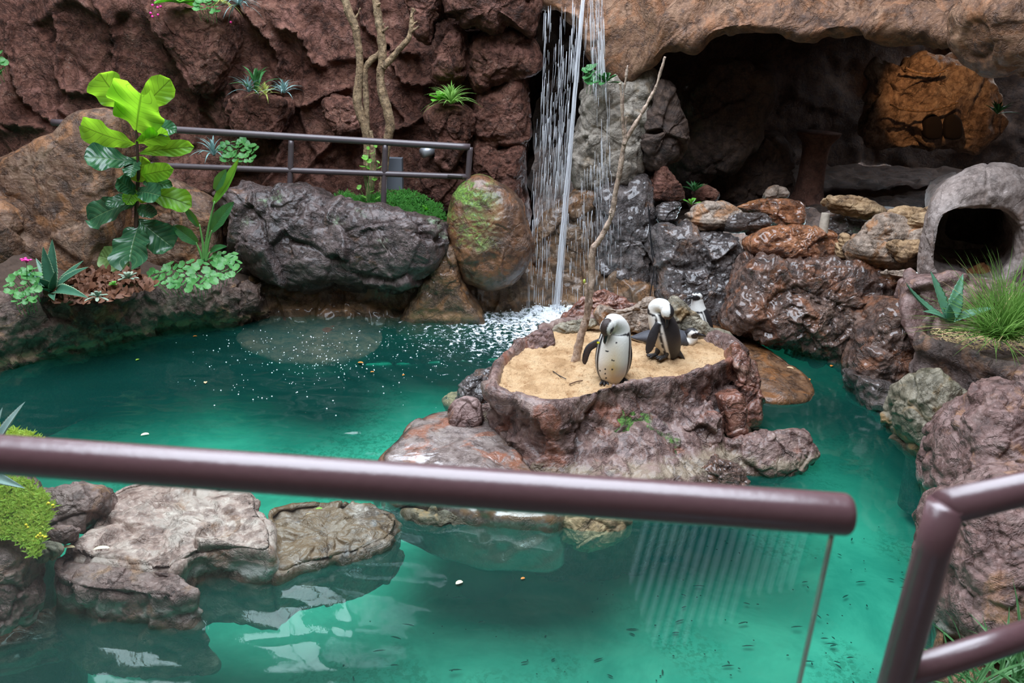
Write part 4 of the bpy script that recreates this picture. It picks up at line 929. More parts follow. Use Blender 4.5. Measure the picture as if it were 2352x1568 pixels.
# ---------------------------------------------------------------- water
IMP = np.array([.45, 7.05])
def water():
    x0, x1, y0, y1 = -6.9, 6.2, .2, 9.2
    nx, ny = 760, 560
    xs = np.linspace(x0, x1, nx); ys = np.linspace(y0, y1, ny)
    X, Yv = np.meshgrid(xs, ys); X = X.ravel(); Yv = Yv.ravel()
    d = np.hypot(X - IMP[0], Yv - IMP[1])
    p = np.stack([X, Yv, np.zeros_like(X)], 1)
    w = fbm(p * 1.1, 2, 3)
    left = 1 / (1 + np.exp(-(.75 - X) * 3))
    z = .017 * np.exp(-d / 1.3) * np.sin(d * 26 + 3 * w) * left
    z += .020 * np.exp(-(d / .95) ** 1.5) * fbm(p * 9, 4, 7)
    z += .0045 * np.exp(-((d - 2.2) / 1.6) ** 2) * np.sin(d * 17 + 5 * w) * left
    z += .0055 * np.exp(-((d - 3.2) / 2) ** 2) * fbm(p * 4 * np.array([.5, 1.4, 1]), 2, 5) * left * 1.6
    z += .0014 * fbm(p * 2.2, 2, 15)
    V = np.stack([X, Yv, z], 1)
    Q = gridfaces(nx, ny)
    b = len(V)
    # closed box: bottom and skirt
    ring = np.concatenate([np.arange(nx), np.arange(1, ny) * nx + nx - 1, (ny - 1) * nx + np.arange(nx - 2, -1, -1), np.arange(ny - 2, 0, -1) * nx])
    Vb = V[ring].copy(); Vb[:, 2] = -1.3
    V = np.vstack([V, Vb, [[(x0 + x1) / 2, (y0 + y1) / 2, -1.3]]])
    m_ = len(ring); k = np.arange(m_)
    Qs = np.stack([ring[(k + 1) % m_], ring[k], b + k, b + (k + 1) % m_], 1)
    Tb = np.stack([b + (k + 1) % m_, b + k, np.full(m_, b + m_)], 1)
    mw, N_, L, out = newmat('pool_water')
    geo = N_.new('ShaderNodeNewGeometry'); P = geo.outputs['Position']
    vd = N_.new('ShaderNodeVectorMath'); vd.operation = 'DISTANCE'; L.new(P, vd.inputs[0]); vd.inputs[1].default_value = (IMP[0], IMP[1], 0)
    dist = vd.outputs['Value']
    near = sstep(N_, L, dist, 2.6, .2)
    n1 = noise(N_, L, P, 9, 4, .6, .5); n2 = noise(N_, L, P, 34, 3, .6); n3 = noise(N_, L, P, 2.2, 2, .5, .8)
    h = mth(N_, L, 'ADD', mth(N_, L, 'MULTIPLY', mth(N_, L, 'ADD', n1, mth(N_, L, 'MULTIPLY', n2, .5)), mth(N_, L, 'ADD', mth(N_, L, 'MULTIPLY', near, .035), .0004)), mth(N_, L, 'MULTIPLY', n3, .006))
    bp = N_.new('ShaderNodeBump'); bp.inputs['Distance'].default_value = 1.0; L.new(h, bp.inputs['Height'])
    tr = N_.new('ShaderNodeBsdfTransparent'); tr.inputs[0].default_value = (.93, .98, .97, 1)
    df = N_.new('ShaderNodeBsdfDiffuse'); df.inputs[0].default_value = (.03, .30, .24, 1)
    m0 = N_.new('ShaderNodeMixShader'); m0.inputs[0].default_value = .085; L.new(tr.outputs[0], m0.inputs[1]); L.new(df.outputs[0], m0.inputs[2])
    gl = N_.new('ShaderNodeBsdfGlossy'); gl.inputs['Roughness'].default_value = .015; L.new(bp.outputs[0], gl.inputs['Normal'])
    fr = fresnel(N_, L, 1.33); L.new(bp.outputs[0], fr.inputs['Normal'])
    m1 = N_.new('ShaderNodeMixShader'); L.new(fr.outputs[0], m1.inputs[0]); L.new(m0.outputs[0], m1.inputs[1]); L.new(gl.outputs[0], m1.inputs[2])
    # foam where the fall strikes, spread outward as painted white ripple glints
    fo = N_.new('ShaderNodeBsdfDiffuse'); fo.inputs[0].default_value = (.85, .9, .95, 1)
    fn = noise(N_, L, P, 20, 6, .72, .6)
    fm = mth(N_, L, 'MULTIPLY', sstep(N_, L, mth(N_, L, 'SUBTRACT', fn, mth(N_, L, 'MULTIPLY', dist, .15)), .36, .47), .85)
    m2 = N_.new('ShaderNodeMixShader'); L.new(fm, m2.inputs[0]); L.new(m1.outputs[0], m2.inputs[1]); L.new(fo.outputs[0], m2.inputs[2])
    L.new(m2.outputs[0], out.inputs[0])
    va = N_.new('ShaderNodeVolumeAbsorption'); va.inputs[0].default_value = (.26, .82, .74, 1); va.inputs[1].default_value = 1.2
    L.new(va.outputs[0], out.inputs['Volume'])
    o = mesh_ob('pool_water', V, np.vstack([Q, Qs]), Tb, mat=mw, origin=(0, 0, 0))
    tag(o, 'clear teal-green water filling the penguin pool', 'water', kind='stuff')
water()
# bubbles drifting on the surface
rng = random.Random(5)
def ico(r):
    t = (1 + 5 ** .5) / 2
    v = np.array([[-1, t, 0], [1, t, 0], [-1, -t, 0], [1, -t, 0], [0, -1, t], [0, 1, t], [0, -1, -t], [0, 1, -t], [t, 0, -1], [t, 0, 1], [-t, 0, -1], [-t, 0, 1]]) / math.hypot(1, t) * r
    f = [[0, 11, 5], [0, 5, 1], [0, 1, 7], [0, 7, 10], [0, 10, 11], [1, 5, 9], [5, 11, 4], [11, 10, 2], [10, 7, 6], [7, 1, 8], [3, 9, 4], [3, 4, 2], [3, 2, 6], [3, 6, 8], [3, 8, 9], [4, 9, 5], [2, 4, 11], [6, 2, 10], [8, 6, 7], [9, 8, 1]]
    return v, f
M_foam = plain('white_foam', (.9, .93, .96), .25)
mb = MB()
for k in range(420):
    x = rng.gauss(740, 170); y = rng.gauss(815, 52) - (x - 740) * .05
    if not (780 < y + 40 and y > 752 and 400 < x < 1120): continue
    p = atZ(x, y, .004); v, f = ico(rng.choice([.0025, .003, .004, .006])); mb.add(v + p, None, f)
tag(mb.build('surface_bubbles', M_foam), 'scattered tiny white bubbles floating on the green water', 'bubbles', kind='stuff')

# ---------------------------------------------------------------- waterfall
mf, N_, L, out = newmat('falling_water')
lw = N_.new('ShaderNodeBsdfTransparent'); gl = N_.new('ShaderNodeBsdfGlossy'); gl.inputs[1].default_value = .08
df = N_.new('ShaderNodeBsdfDiffuse'); df.inputs[0].default_value = (.95, .97, 1, 1); tl = N_.new('ShaderNodeBsdfTranslucent'); tl.inputs[0].default_value = (.95, .97, 1, 1)
a1 = N_.new('ShaderNodeAddShader'); m3 = N_.new('ShaderNodeMixShader'); m3.inputs[0].default_value = .5
L.new(df.outputs[0], m3.inputs[1]); L.new(tl.outputs[0], m3.inputs[2])
m4 = N_.new('ShaderNodeMixShader'); m4.inputs[0].default_value = .15; L.new(m3.outputs[0], m4.inputs[1]); L.new(gl.outputs[0], m4.inputs[2])
m5 = N_.new('ShaderNodeMixShader'); m5.inputs[0].default_value = .12; L.new(m4.outputs[0], m5.inputs[1]); L.new(lw.outputs[0], m5.inputs[2]); L.new(m5.outputs[0], out.inputs[0])
e = empty('waterfall', tuple(atZ(1275, 715, 0)), 'thin waterfall of bright streaks dropping past the dark recess into the pool', 'waterfall')
def fallpath(xt, yt, xb, yb, Yt, Yb, n=30):
    a, b = atY(xt, yt, Yt), atY(xb, yb, Yb)
    T = np.linspace(0, 1, n)
    P = a + (b - a) * T[:, None]
    P[:, 2] = a[2] + (b[2] - a[2]) * T
    bow = (np.sqrt(T) - T) * .35
    P[:, 0] += bow * (b[0] - a[0]); P[:, 1] += bow * (b[1] - a[1])
    return P
rs = random.Random(9)
mb = MB()
for k in range(16):
    o1 = rs.gauss(0, 3); o2 = rs.gauss(0, 6)
    P = fallpath(1345 + o1, -60, 1278 + o2, 712, 7.85 + rs.uniform(-.04, .04), 7.1 + rs.uniform(-.05, .05), 60)
    wv = np.abs(np.sin(np.linspace(0, 20 + rs.uniform(0, 20), 60) + rs.uniform(0, 6))) * .5 + .35
    mb.add(*tube_vf(P, .0042 * wv * rs.uniform(.4, 1.2), 6))
mb.build('main_stream', mf, e)
def streaks(spec, seed, name, rr=(.0010, .0026)):
    r_ = random.Random(seed); mb = MB()
    for (x0, x1, y0, y1, dx, Yv, cnt, lo, hi) in spec:
        for k in range(cnt):
            x = r_.uniform(x0, x1); y = r_.uniform(y0, y1); ln = r_.uniform(lo, hi) * r_.choice([.5, 1, 1, 1.6])
            yy = min(y + ln, y1 + 30)
            Yk = Yv + r_.uniform(-.12, .12)
            f0 = (y - y0) / (y1 - y0)
            a = atY(x + dx * f0, y, Yk); b = atY(x + dx * ((yy - y0) / (y1 - y0)), yy, Yk)
            R0 = r_.uniform(*rr) * r_.choice([.5, .8, 1, 1.5])
            mb.add(*tube_vf([a, a * .7 + b * .3, a * .3 + b * .7, b], [R0 * .3, R0, R0, R0 * .3], 5))
    mb.build(name, mf, e)['kind'] = 'stuff'
streaks([(1250, 1268, 10, 330, -12, 7.6, 60, 25, 70), (1285, 1300, 0, 200, -3, 7.7, 26, 25, 60), (1268, 1330, 90, 420, -22, 7.7, 120, 14, 75),
         (1235, 1318, 250, 560, -22, 7.6, 150, 10, 60), (1228, 1300, 380, 690, -12, 7.35, 120, 15, 45)], 3, 'falling_drops')
streaks([(1352, 1385, -20, 190, 8, 7.45, 120, 40, 120), (1310, 1352, 0, 160, -6, 7.6, 50, 30, 90), (1362, 1400, 150, 420, 2, 7.3, 55, 20, 70), (1335, 1405, 370, 560, 0, 7.2, 110, 12, 45),
         (1300, 1400, 480, 680, 0, 7.1, 90, 12, 45), (1212, 1260, 500, 700, -6, 7.2, 60, 20, 60), (1385, 1430, 460, 690, 0, 7.1, 30, 12, 40), (1290, 1312, 180, 420, -14, 7.6, 40, 30, 80)], 4, 'falling_drops')
mb = MB(); r_ = random.Random(12)
for k in range(420):
    a = r_.uniform(0, 6.283); rad_ = abs(r_.gauss(0, .22)); q = np.array([IMP[0] - .02 + math.cos(a) * rad_ * 1.5, IMP[1] - .02 + math.sin(a) * rad_, abs(r_.gauss(0, .035)) * math.exp(-rad_ * 2)])
    v, f = ico(r_.uniform(.002, .006)); mb.add(v * np.array([1, 1, 1.6]) + q, None, f)
mb.build('splash', M_foam, e)['kind'] = 'stuff'

# ---------------------------------------------------------------- hall around the pool: facade met in reflections, unseen walls added to keep light overhead
M_wall = plain('cream_wall', (.42, .40, .36), .8, nscale=2, namp=.1)
M_dkw = plain('dark_brick', (.10, .065, .05), .8, nscale=6, namp=.3)
def wallbox(name, c, h, m_, kind='structure'):
    mb = MB(); mb.box(c, h); tag(mb.build(name, m_, smooth=False), kind=kind)
wallbox('shading_wall_front', (-.3, -3.5, 3.7), (8, .1, 4.7), M_dkw)
wallbox('shading_wall_left', (-8.2, 3, 3.7), (.1, 7, 4.7), M_dkw)
wallbox('shading_wall_right', (7.6, 3, 3.7), (.1, 7, 4.7), M_dkw)

M_frame = plain('grey_window_frame', (.10, .11, .12), .5)
def facade():
    Y0 = 9.75; holes = [(-6.5, -5.05, 6.3, 8.0), (-4.0, -2.72, 5.3, 8.0), (-2.5, -1.35, 4.8, 7.2)]
    xs = [-8.3]
    for h in holes: xs += [h[0], h[1]]
    xs.append(7.7)
    mb = MB()
    def bx(x0, x1, z0, z1): mb.box(((x0 + x1) / 2, Y0, (z0 + z1) / 2), ((x1 - x0) / 2, .12, (z1 - z0) / 2))
    z0, z1 = 4.2, 8.0
    for k in range(0, len(xs) - 1, 2): bx(xs[k], xs[k + 1], z0, z1)
    for a_, b_, c_, d_ in holes:
        bx(a_, b_, z0, c_)
        if d_ < z1: bx(a_, b_, d_, z1)
    tag(mb.build('wall_back_2', M_dkw, smooth=False), kind='structure')
    for n_, (a_, b_, c_, d_) in enumerate(holes):
        mb = MB()
        for x in (a_ + .02, b_ - .02, (a_ + b_) / 2): mb.box((x, Y0, (c_ + d_) / 2), (.02, .05, (d_ - c_) / 2))
        for z in (c_ + .02, d_ - .02): mb.box(((a_ + b_) / 2, Y0, z), ((b_ - a_) / 2, .05, .02))
        tag(mb.build('window_%d' % (n_ + 1), M_frame, smooth=False), kind='structure')
    mb = MB()
    for k in range(15): mb.box((-1.92, Y0 - .15, 5.0 + k * .15), (.56, .045, .008), Matrix.Rotation(-.35, 3, 'X'))
    tag(mb.build('window_blind', plain('blind_slats', (.12, .13, .14), .5), smooth=False), 'horizontal slatted blind at the high window above the cliff', 'blind')
facade()

# unseen roof added for contrast; the ceiling keeps one skylight opening for top light
def roof():
    z = 8.4; mb = MB()
    for (x0, x1, y0, y1) in ((-8.3, -5.0, -3.6, 9.9), (2.5, 7.7, -3.6, 9.9), (-5.0, 2.5, -3.6, -.5), (-5.0, 2.5, 8.2, 9.9)):
        mb.box(((x0 + x1) / 2, (y0 + y1) / 2, z), ((x1 - x0) / 2, (y1 - y0) / 2, .1))
    tag(mb.build('shading_ceiling', M_dkw, smooth=False), kind='structure')
roof()

# striped garment standing on the deck side of the glass, met only as a reflection
def garment():
    nrm = side; g0 = rr
    def mir(x, y, Yc):
        d = ray(x, y); t = ((g0 - CAM) @ nrm) / (d @ nrm); q = CAM + d * t; e_ = d - 2 * (d @ nrm) * nrm
        return q + e_ * ((Yc - q[1]) / e_[1])
    Yc = .22; ns = 17; M_a, M_b = plain('pale_blue_stripe', (.75, .85, .92), .7), plain('dark_blue_stripe', (.02, .05, .10), .7)
    e = empty('striped_garment', tuple(mir(1620, 1300, Yc)), 'pleated blue and white striped cloth mirrored in the glass under the handrail', 'garment')
    bot = np.interp(np.arange(ns), [0, 3, 4, 7, 8, 11, 12, 16], [1330, 1440, 1475, 1470, 1430, 1420, 1360, 1345])
    for k in range(ns):
        for j, m_ in ((0, M_a), (1, M_b)):
            xa = 1480 + (k + j * .5) * 23; xb = xa + 11.5; sl = -.28
            P = []
            for x, dy in ((xa, 0), ((xa + xb) / 2, .012 * (1 - 2 * j)), (xb, 0)):
                for y in (1180, (1180 + bot[k]) / 2, bot[k]): P.append(mir(x + sl * (y - 1200), y, Yc) + np.array([0, dy, 0]))
            V = np.array(P); V2 = V - np.array([0, .004, 0])
            Q = []
            for a_ in range(2):
                for b_ in range(2): q = [a_ * 3 + b_, (a_ + 1) * 3 + b_, (a_ + 1) * 3 + b_ + 1, a_ * 3 + b_ + 1]; Q += [q, [z + 9 for z in q[::-1]]]
            mesh_ob('stripe', np.vstack([V, V2]), np.array(Q), mat=m_, parent=e)
garment()

# ---------------------------------------------------------------- leaves and plants
def leafmat(name, c1, c2, vein, tr=.35, rough=.35, nside=7, vs=.8, coat=.0, bump=.003, trc=None):
    m_, N, L, out = newmat(name)
    uv = N.new('ShaderNodeUVMap'); uv.uv_map = 'UVMap'
    s = N.new('ShaderNodeSeparateXYZ'); L.new(uv.outputs[0], s.inputs[0])
    au = mth(N, L, 'ABSOLUTE', mth(N, L, 'MULTIPLY', mth(N, L, 'SUBTRACT', s.outputs[0], .5), 2.0))
    mid = sstep(N, L, au, .06, .015)
    q = mth(N, L, 'MULTIPLY', mth(N, L, 'SUBTRACT', s.outputs[1], mth(N, L, 'MULTIPLY', au, .22)), float(nside))
    fr = mth(N, L, 'ABSOLUTE', mth(N, L, 'SUBTRACT', mth(N, L, 'FRACT', q), .5))
    sv = sstep(N, L, fr, .06, .012)
    vn = mth(N, L, 'MULTIPLY', mth(N, L, 'MAXIMUM', mid, mth(N, L, 'MULTIPLY', sv, .8)), vs)
    geo = N.new('ShaderNodeNewGeometry')
    n = noise(N, L, geo.outputs['Position'], 14, 4, .6)
    c = mixc(N, L, sstep(N, L, n, .3, .7), c1, c2)
    c = mixc(N, L, vn, c, vein)
    b = N.new('ShaderNodeBsdfPrincipled'); L.new(c, b.inputs['Base Color']); b.inputs['Roughness'].default_value = rough
    b.inputs['Specular IOR Level'].default_value = .5
    bp = N.new('ShaderNodeBump'); bp.inputs['Distance'].default_value = bump
    hgt = mth(N, L, 'ADD', mth(N, L, 'MULTIPLY', fr, 2.0), mth(N, L, 'MULTIPLY', mid, -1.0))
    L.new(hgt, bp.inputs['Height']); L.new(bp.outputs[0], b.inputs['Normal'])
    if tr:
        t = N.new('ShaderNodeBsdfTranslucent')
        tc = trc or tuple(min(1, x * 2.2) for x in c2)
        L.new(mixc(N, L, mth(N, L, 'MULTIPLY', vn, .8), tc, tuple(x * .25 for x in tc)), t.inputs[0])
        mx_ = N.new('ShaderNodeMixShader'); mx_.inputs[0].default_value = tr
        L.new(b.outputs[0], mx_.inputs[1]); L.new(t.outputs[0], mx_.inputs[2]); L.new(mx_.outputs[0], out.inputs[0])
    else: L.new(b.outputs[0], out.inputs[0])
    return m_
SHAPES = {
    'fiddle': lambda t: np.interp(t, [0, .04, .2, .38, .55, .75, .9, .97, 1], [.03, .28, .50, .55, .85, 1, .85, .5, .05]),
    'obovate': lambda t: np.interp(t, [0, .08, .3, .6, .8, .93, 1], [.06, .25, .6, .95, 1, .7, .05]),
    'ellipse': lambda t: np.sqrt(np.clip(1 - (2 * t - 1) ** 2, 0.001, 1)) ** .9,
    'lance': lambda t: np.interp(t, [0, .1, .4, .7, .9, 1], [.35, .6, 1, .75, .35, .01]),
    'agave': lambda t: np.interp(t, [0, .15, .4, .7, .9, 1], [.75, .85, 1, .68, .28, .01]),
    'blade': lambda t: np.interp(t, [0, .3, .7, 1], [.8, 1, .7, .02]),
    'heart': lambda t: np.interp(t, [0, .06, .2, .4, .65, .85, .95, 1], [.15, .38, .66, .86, 1, .98, .8, .35]),
    'paddle': lambda t: np.interp(t, [0, .15, .5, .8, .94, 1], [.15, .3, .85, 1, .7, .05]),
}
def leaf_vf(base, tip, hw, nrm, arch=.1, fold=.15, wave=0.0, shape='obovate', nu=9, nv=18, th=0.0, teeth=0, curl=0.0, seed=0, notch=0.0):
    base, tip, nrm = np.array(base, float), np.array(tip, float), np.array(nrm, float)
    L_ = np.linalg.norm(tip - base); nrm /= np.linalg.norm(nrm)
    t = np.linspace(0, 1, nv)
    ctrl = (base + tip) / 2 + nrm * arch * L_
    S = ((1 - t) ** 2)[:, None] * base + (2 * t * (1 - t))[:, None] * ctrl + (t ** 2)[:, None] * tip
    T = np.gradient(S, axis=0); T /= np.linalg.norm(T, axis=1, keepdims=True) + 1e-9
    side = np.cross(T, nrm); side /= np.linalg.norm(side, axis=1, keepdims=True) + 1e-9
    Nn = np.cross(side, T)
    w = SHAPES[shape](t) * hw
    if teeth: w = w * (1 + .16 * (np.abs(((t * teeth) % 1) - .5) * 2 - .5) * (t < .95))
    u = np.linspace(-1, 1, nu)
    ph = seed * 1.7
    V = S[:, None] + side[:, None] * (u[None, :, None] * w[:, None, None])
    off = fold * np.abs(u)[None] * w[:, None] + wave * hw * (np.abs(u) ** 2)[None] * np.sin(t * 17 + ph + (u > 0) * 2.0 [None][0] if False else t[:, None] * 17 + ph + (u > 0)[None] * 2.0) + curl * hw * (u[None] ** 2) * t[:, None]
    V = V + Nn[:, None] * off[..., None]
    if notch: V = V + T[:, None] * (notch * hw * (u[None] ** 2) * (t[:, None] ** 4))[..., None] * 1.0
    uv = np.stack([np.repeat(((u + 1) / 2)[None], nv, 0), np.repeat(t[:, None], nu, 1)], -1).reshape(-1, 2)
    V1 = V.reshape(-1, 3); Q1 = gridfaces(nu, nv)
    if th <= 0: return V1, Q1, None, uv
    V2 = (V - Nn[:, None] * (th * (1.02 - u[None] ** 2) * np.clip(w / hw, .05, 1)[:, None])[..., None]).reshape(-1, 3)
    n0 = len(V1); Q2 = Q1[:, ::-1] + n0
    e = []
    for k in range(nv - 1):
        a = k * nu; b = (k + 1) * nu
        e.append([a, b, b + n0, a + n0]); a += nu - 1; b += nu - 1; e.append([b, a, a + n0, b + n0])
    return np.vstack([V1, V2]), np.vstack([Q1, Q2, np.array(e)]), None, np.vstack([uv, uv])
def leaf(parent, mat, *a, name='leaf', **k):
    V, Q, T, uv = leaf_vf(*a, **k)
    return mesh_ob(name, V, Q, T, mat=mat, parent=parent, origin=np.array(a[0]), uv=uv)

M_lf_young = leafmat('young_fig_leaf', (.13, .34, .02), (.20, .46, .03), (.05, .10, .01), .62, .4, 8, .8, trc=(.42, .85, .04))
M_lf_old = leafmat('old_fig_leaf', (.018, .075, .035), (.035, .12, .05), (.14, .24, .10), .12, .26, 8, .6, trc=(.05, .2, .03))
M_lf_pale = leafmat('pale_fig_leaf', (.12, .22, .06), (.20, .33, .10), (.3, .4, .15), .25, .5, 8, .5)
M_stem = plain('brown_stem', (.05, .025, .015), .7, nscale=30)
M_gstem = plain('green_stem', (.10, .25, .06), .5, nscale=20)

def fig():
    Y0 = 6.12
    b = atY(316, 612, Y0)
    e = empty('fiddle_leaf_fig', tuple(b), 'tall fiddle leaf fig with bright upper leaves beside the leaning slab', 'plant')
    mb = MB(); mb.tube([b, atY(313, 531, Y0), atY(315, 440, Y0 + .03), atY(318, 400, Y0), atY(315, 335, Y0 - .02), atY(313, 292, Y0)], [.020, .018, .016, .013, .010, .007], 10, 30); mb.build('stem', M_stem, e)
    F = (0, -.8, .55); D = (0, -.85, -.25)
    Ls = [((305, 262), (229, 168), 37, D, .1, .05, 'y', 'obovate'), ((318, 255), (392, 182), 25, D, .15, .05, 'y', 'obovate'),
          ((313, 302), (325, 216), 52, (0, -.97, .05), .04, .12, 'y', 'heart'), ((312, 330), (186, 287), 29, D, .12, .03, 'y', 'obovate'),
          ((312, 328), (386, 302), 20, (.1, -.9, -.3), .1, -.1, 'y', 'obovate'), ((352, 292), (406, 304), 17, F, .25, .05, 'o', 'ellipse'),
          ((318, 352), (446, 338), 16, (0, -.8, .3), .12, .1, 'y2', 'obovate'), ((312, 372), (193, 362), 27, F, .12, .05, 'o', 'obovate'),
          ((318, 418), (328, 360), 24, D, .05, .25, 'y', 'ellipse'), ((325, 402), (400, 388), 18, (.1, -.9, .1), .1, .1, 'y', 'ellipse'),
          ((330, 416), (397, 427), 13, F, .1, .05, 'o', 'ellipse'), ((325, 445), (440, 474), 25, (.2, -.7, .6), .28, .08, 'y2', 'obovate'),
          ((315, 446), (268, 410), 19, F, .15, .1, 'o', 'obovate'), ((313, 462), (206, 506), 30, F, .12, .08, 'o', 'obovate'),
          ((312, 452), (243, 472), 13, F, .12, .05, 'o', 'ellipse'), ((318, 478), (360, 494), 14, F, .1, .1, 'o', 'ellipse'),
          ((318, 505), (397, 568), 33, F, .12, .06, 'o', 'obovate'), ((318, 520), (298, 600), 38, (-.1, -.75, .65), .10, .08, 'o', 'heart'),
          ((298, 606), (229, 588), 27, (-.2, -.9, .3), .08, .06, 'p', 'ellipse'), ((312, 370), (300, 408), 16, F, .1, .2, 'o', 'ellipse'),
          ((310, 435), (292, 470), 14, D, .1, .1, 'y', 'ellipse'), ((318, 462), (335, 440), 12, D, .1, .1, 'y', 'ellipse'), ((314, 440), (370, 450), 22, F, .15, .1, 'o', 'obovate')]
    k = 0
    for (b0, t0, hw, n, ar, fo, ty, sh) in Ls:
        dy = (-.10, .0, -.2, .05, -.14)[k % 5]
        mt = {'y': M_lf_young, 'y2': M_lf_young, 'o': M_lf_old, 'p': M_lf_pale}[ty]
        o = leaf(e, mt, atY(b0[0], b0[1], Y0), atY(t0[0], t0[1], Y0 + dy), hw * Y0 * 1.2 / FPX, n, ar, fo, wave=.16, shape=sh, nu=17, nv=30, seed=k, notch=.55 if sh == 'heart' else 0, curl=.18)
        if ty == 'y': o['label'] = 'bright yellow-green sunlit leaf'
        k += 1
fig()
M_str = leafmat('strelitzia_leaf', (.03, .13, .05), (.05, .2, .06), (.18, .34, .12), .22, .25, 26, .35, trc=(.3, .6, .05))
M_stry = leafmat('young_strelitzia_leaf', (.12, .38, .04), (.18, .5, .05), (.3, .6, .12), .5, .3, 26, .3, trc=(.4, .85, .06))
def strel():
    Y0 = 6.2; b = atY(470, 598, Y0)
    e = empty('strelitzia', tuple(b), 'slender strelitzia plant with upright folded leaves left of the dark boulder', 'plant')
    for P in ([(470, 598), (478, 530), (493, 462)], [(472, 598), (478, 560), (487, 528)], [(468, 598), (466, 560), (458, 515)], [(466, 598), (460, 580), (450, 556)], [(473, 598), (478, 585), (484, 578)]):
        mb = MB(); mb.tube([atY(x, y, Y0) for x, y in P], [.016, .011, .006], 8, 12); mb.build('stem', M_gstem, e)
    for (b0, t0, hw, n, ar, fo, m_) in [((492, 466), (549, 364), 15, (-.5, -.8, .2), -.12, .5, M_stry), ((494, 436), (521, 388), 13, (.2, -.8, .5), .05, .3, M_str), ((486, 530), (538, 463), 18, (.1, -.8, .5), .08, .35, M_str),
                                        ((452, 558), (397, 516), 17, (-.1, -.8, .6), .12, .3, M_str), ((456, 520), (424, 474), 9, (0, -.7, .6), .2, .3, M_str), ((482, 580), (522, 566), 9, (0, -.7, .6), .3, .3, M_str)]:
        leaf(e, m_, atY(*b0, Y0), atY(*t0, Y0 - .05), hw * Y0 / FPX, n, ar, fo, shape='lance', nu=11, nv=24)
strel()
def agavemat(name, c1, c2, edge):
    m_, N, L, out = newmat(name)
    uv = N.new('ShaderNodeUVMap'); uv.uv_map = 'UVMap'; s = N.new('ShaderNodeSeparateXYZ'); L.new(uv.outputs[0], s.inputs[0])
    au = mth(N, L, 'ABSOLUTE', mth(N, L, 'MULTIPLY', mth(N, L, 'SUBTRACT', s.outputs[0], .5), 2.0))
    n = noise(N, L, N.new('ShaderNodeNewGeometry').outputs['Position'], 25, 4)
    c = mixc(N, L, n, c1, c2); c = mixc(N, L, sstep(N, L, au, .86, .96), c, edge)
    b = N.new('ShaderNodeBsdfPrincipled'); L.new(c, b.inputs['Base Color']); b.inputs['Roughness'].default_value = .45; L.new(b.outputs[0], out.inputs[0]); return m_
M_aloe = agavemat('aloe_leaf', (.02, .085, .05), (.06, .17, .10), (.30, .38, .22))
M_aloe2 = agavemat('grey_agave_leaf', (.15, .24, .21), (.30, .42, .38), (.08, .05, .03))
M_aloe3 = agavemat('striped_aloe_leaf', (.07, .20, .12), (.14, .32, .20), (.03, .08, .04))
def rosette_px(name, base, Y0, leaves, mat, label, cat='plant', th=.012, teeth=16, group=None, shape='agave', fold=.35):
    b = atY(base[0], base[1], Y0); e = empty(name, tuple(b), label, cat, group)
    for k, (tx, ty, hw, dy, ar) in enumerate(leaves):
        tip = atY(tx, ty, Y0 + dy); d = tip - b
        n = np.array([0, -.35, 1.0]) - np.array([d[0], d[1], 0]) * 1.4 / (np.linalg.norm(d) + 1e-6) + np.array([0, -.5, 0])
        leaf(e, mat, b + d * .03 - np.array([0, 0, .01]), tip, hw * Y0 / FPX, n, ar, fold, shape=shape, nu=7, nv=60 if teeth else 16, th=th, teeth=teeth)
    return e
rosette_px('aloe', (122, 668), 5.55, [(120, 549, 16, .08, -.02), (99, 566, 15, .0, -.02), (82, 592, 10, .15, .0), (48, 618, 13, -.05, .05), (192, 598, 13, .10, .05), (204, 613, 15, -.02, .12), (203, 684, 16, -.25, .25), (78, 640, 14, -.2, .15),
    (60, 665, 12, -.2, .2), (128, 622, 14, -.15, .0), (125, 690, 10, -.25, .1), (170, 655, 9, .1, .1)], M_aloe, 'spiky blue-green aloe with toothed leaves on the left planter ledge')
rosette_px('aloe', (2178, 735), 4.95, [(2080, 648, 13, -.05, -.12), (2137, 622, 17, .1, 0), (2212, 628, 15, .12, 0), (2210, 670, 18, .0, .0), (2290, 705, 12, -.05, .1), (2120, 715, 12, -.2, .1), (2180, 700, 16, -.1, .0)], M_aloe3, 'dark green aloe behind the grass tuft below the nest cave', teeth=10)
rosette_px('agave', (-45, 1075), 2.75, [(58, 922, 22, .05, .05), (6, 935, 16, .1, .0), (58, 1121, 18, -.05, .3), (-30, 900, 20, 0, 0)], M_aloe2, 'grey-green agave leaves reaching in at the left edge over the railing', teeth=24)

def disc_leaf(c, n, r, scal=9, cup=.2, seed=0):
    n = np.array(n, float); n /= np.linalg.norm(n)
    a = np.cross(n, [0.3, .2, 1]); a /= np.linalg.norm(a); b = np.cross(n, a)
    na = 26; an = np.linspace(0, 2 * math.pi, na, endpoint=False); rings = [0.02, .35, .7, 1.0]
    V = []; uv = []
    for q in rings:
        rr = r * q * (1 + (.07 * np.cos(an * scal) if q > .9 else 0)) * (1 - .35 * np.exp(-((an) / .25) ** 2) * (q > .5) - .35 * np.exp(-((an - 2 * math.pi) / .25) ** 2) * (q > .5))
        V.append(c + rr[:, None] * (np.cos(an)[:, None] * a + np.sin(an)[:, None] * b) + n * (cup * r * (q * q)) + n * (.04 * r * q * np.cos(an * 3 + seed))[:, None])
        uv.append(np.stack([.5 + .5 * q * np.sin(an), .5 + .5 * q * np.cos(an)], 1))
    return np.concatenate(V), gridfaces(na, 4, closeu=True), None, np.concatenate(uv)
M_ger = leafmat('geranium_leaf', (.045, .18, .045), (.10, .28, .075), (.20, .42, .16), .25, .5, 5, .1, bump=0.0)
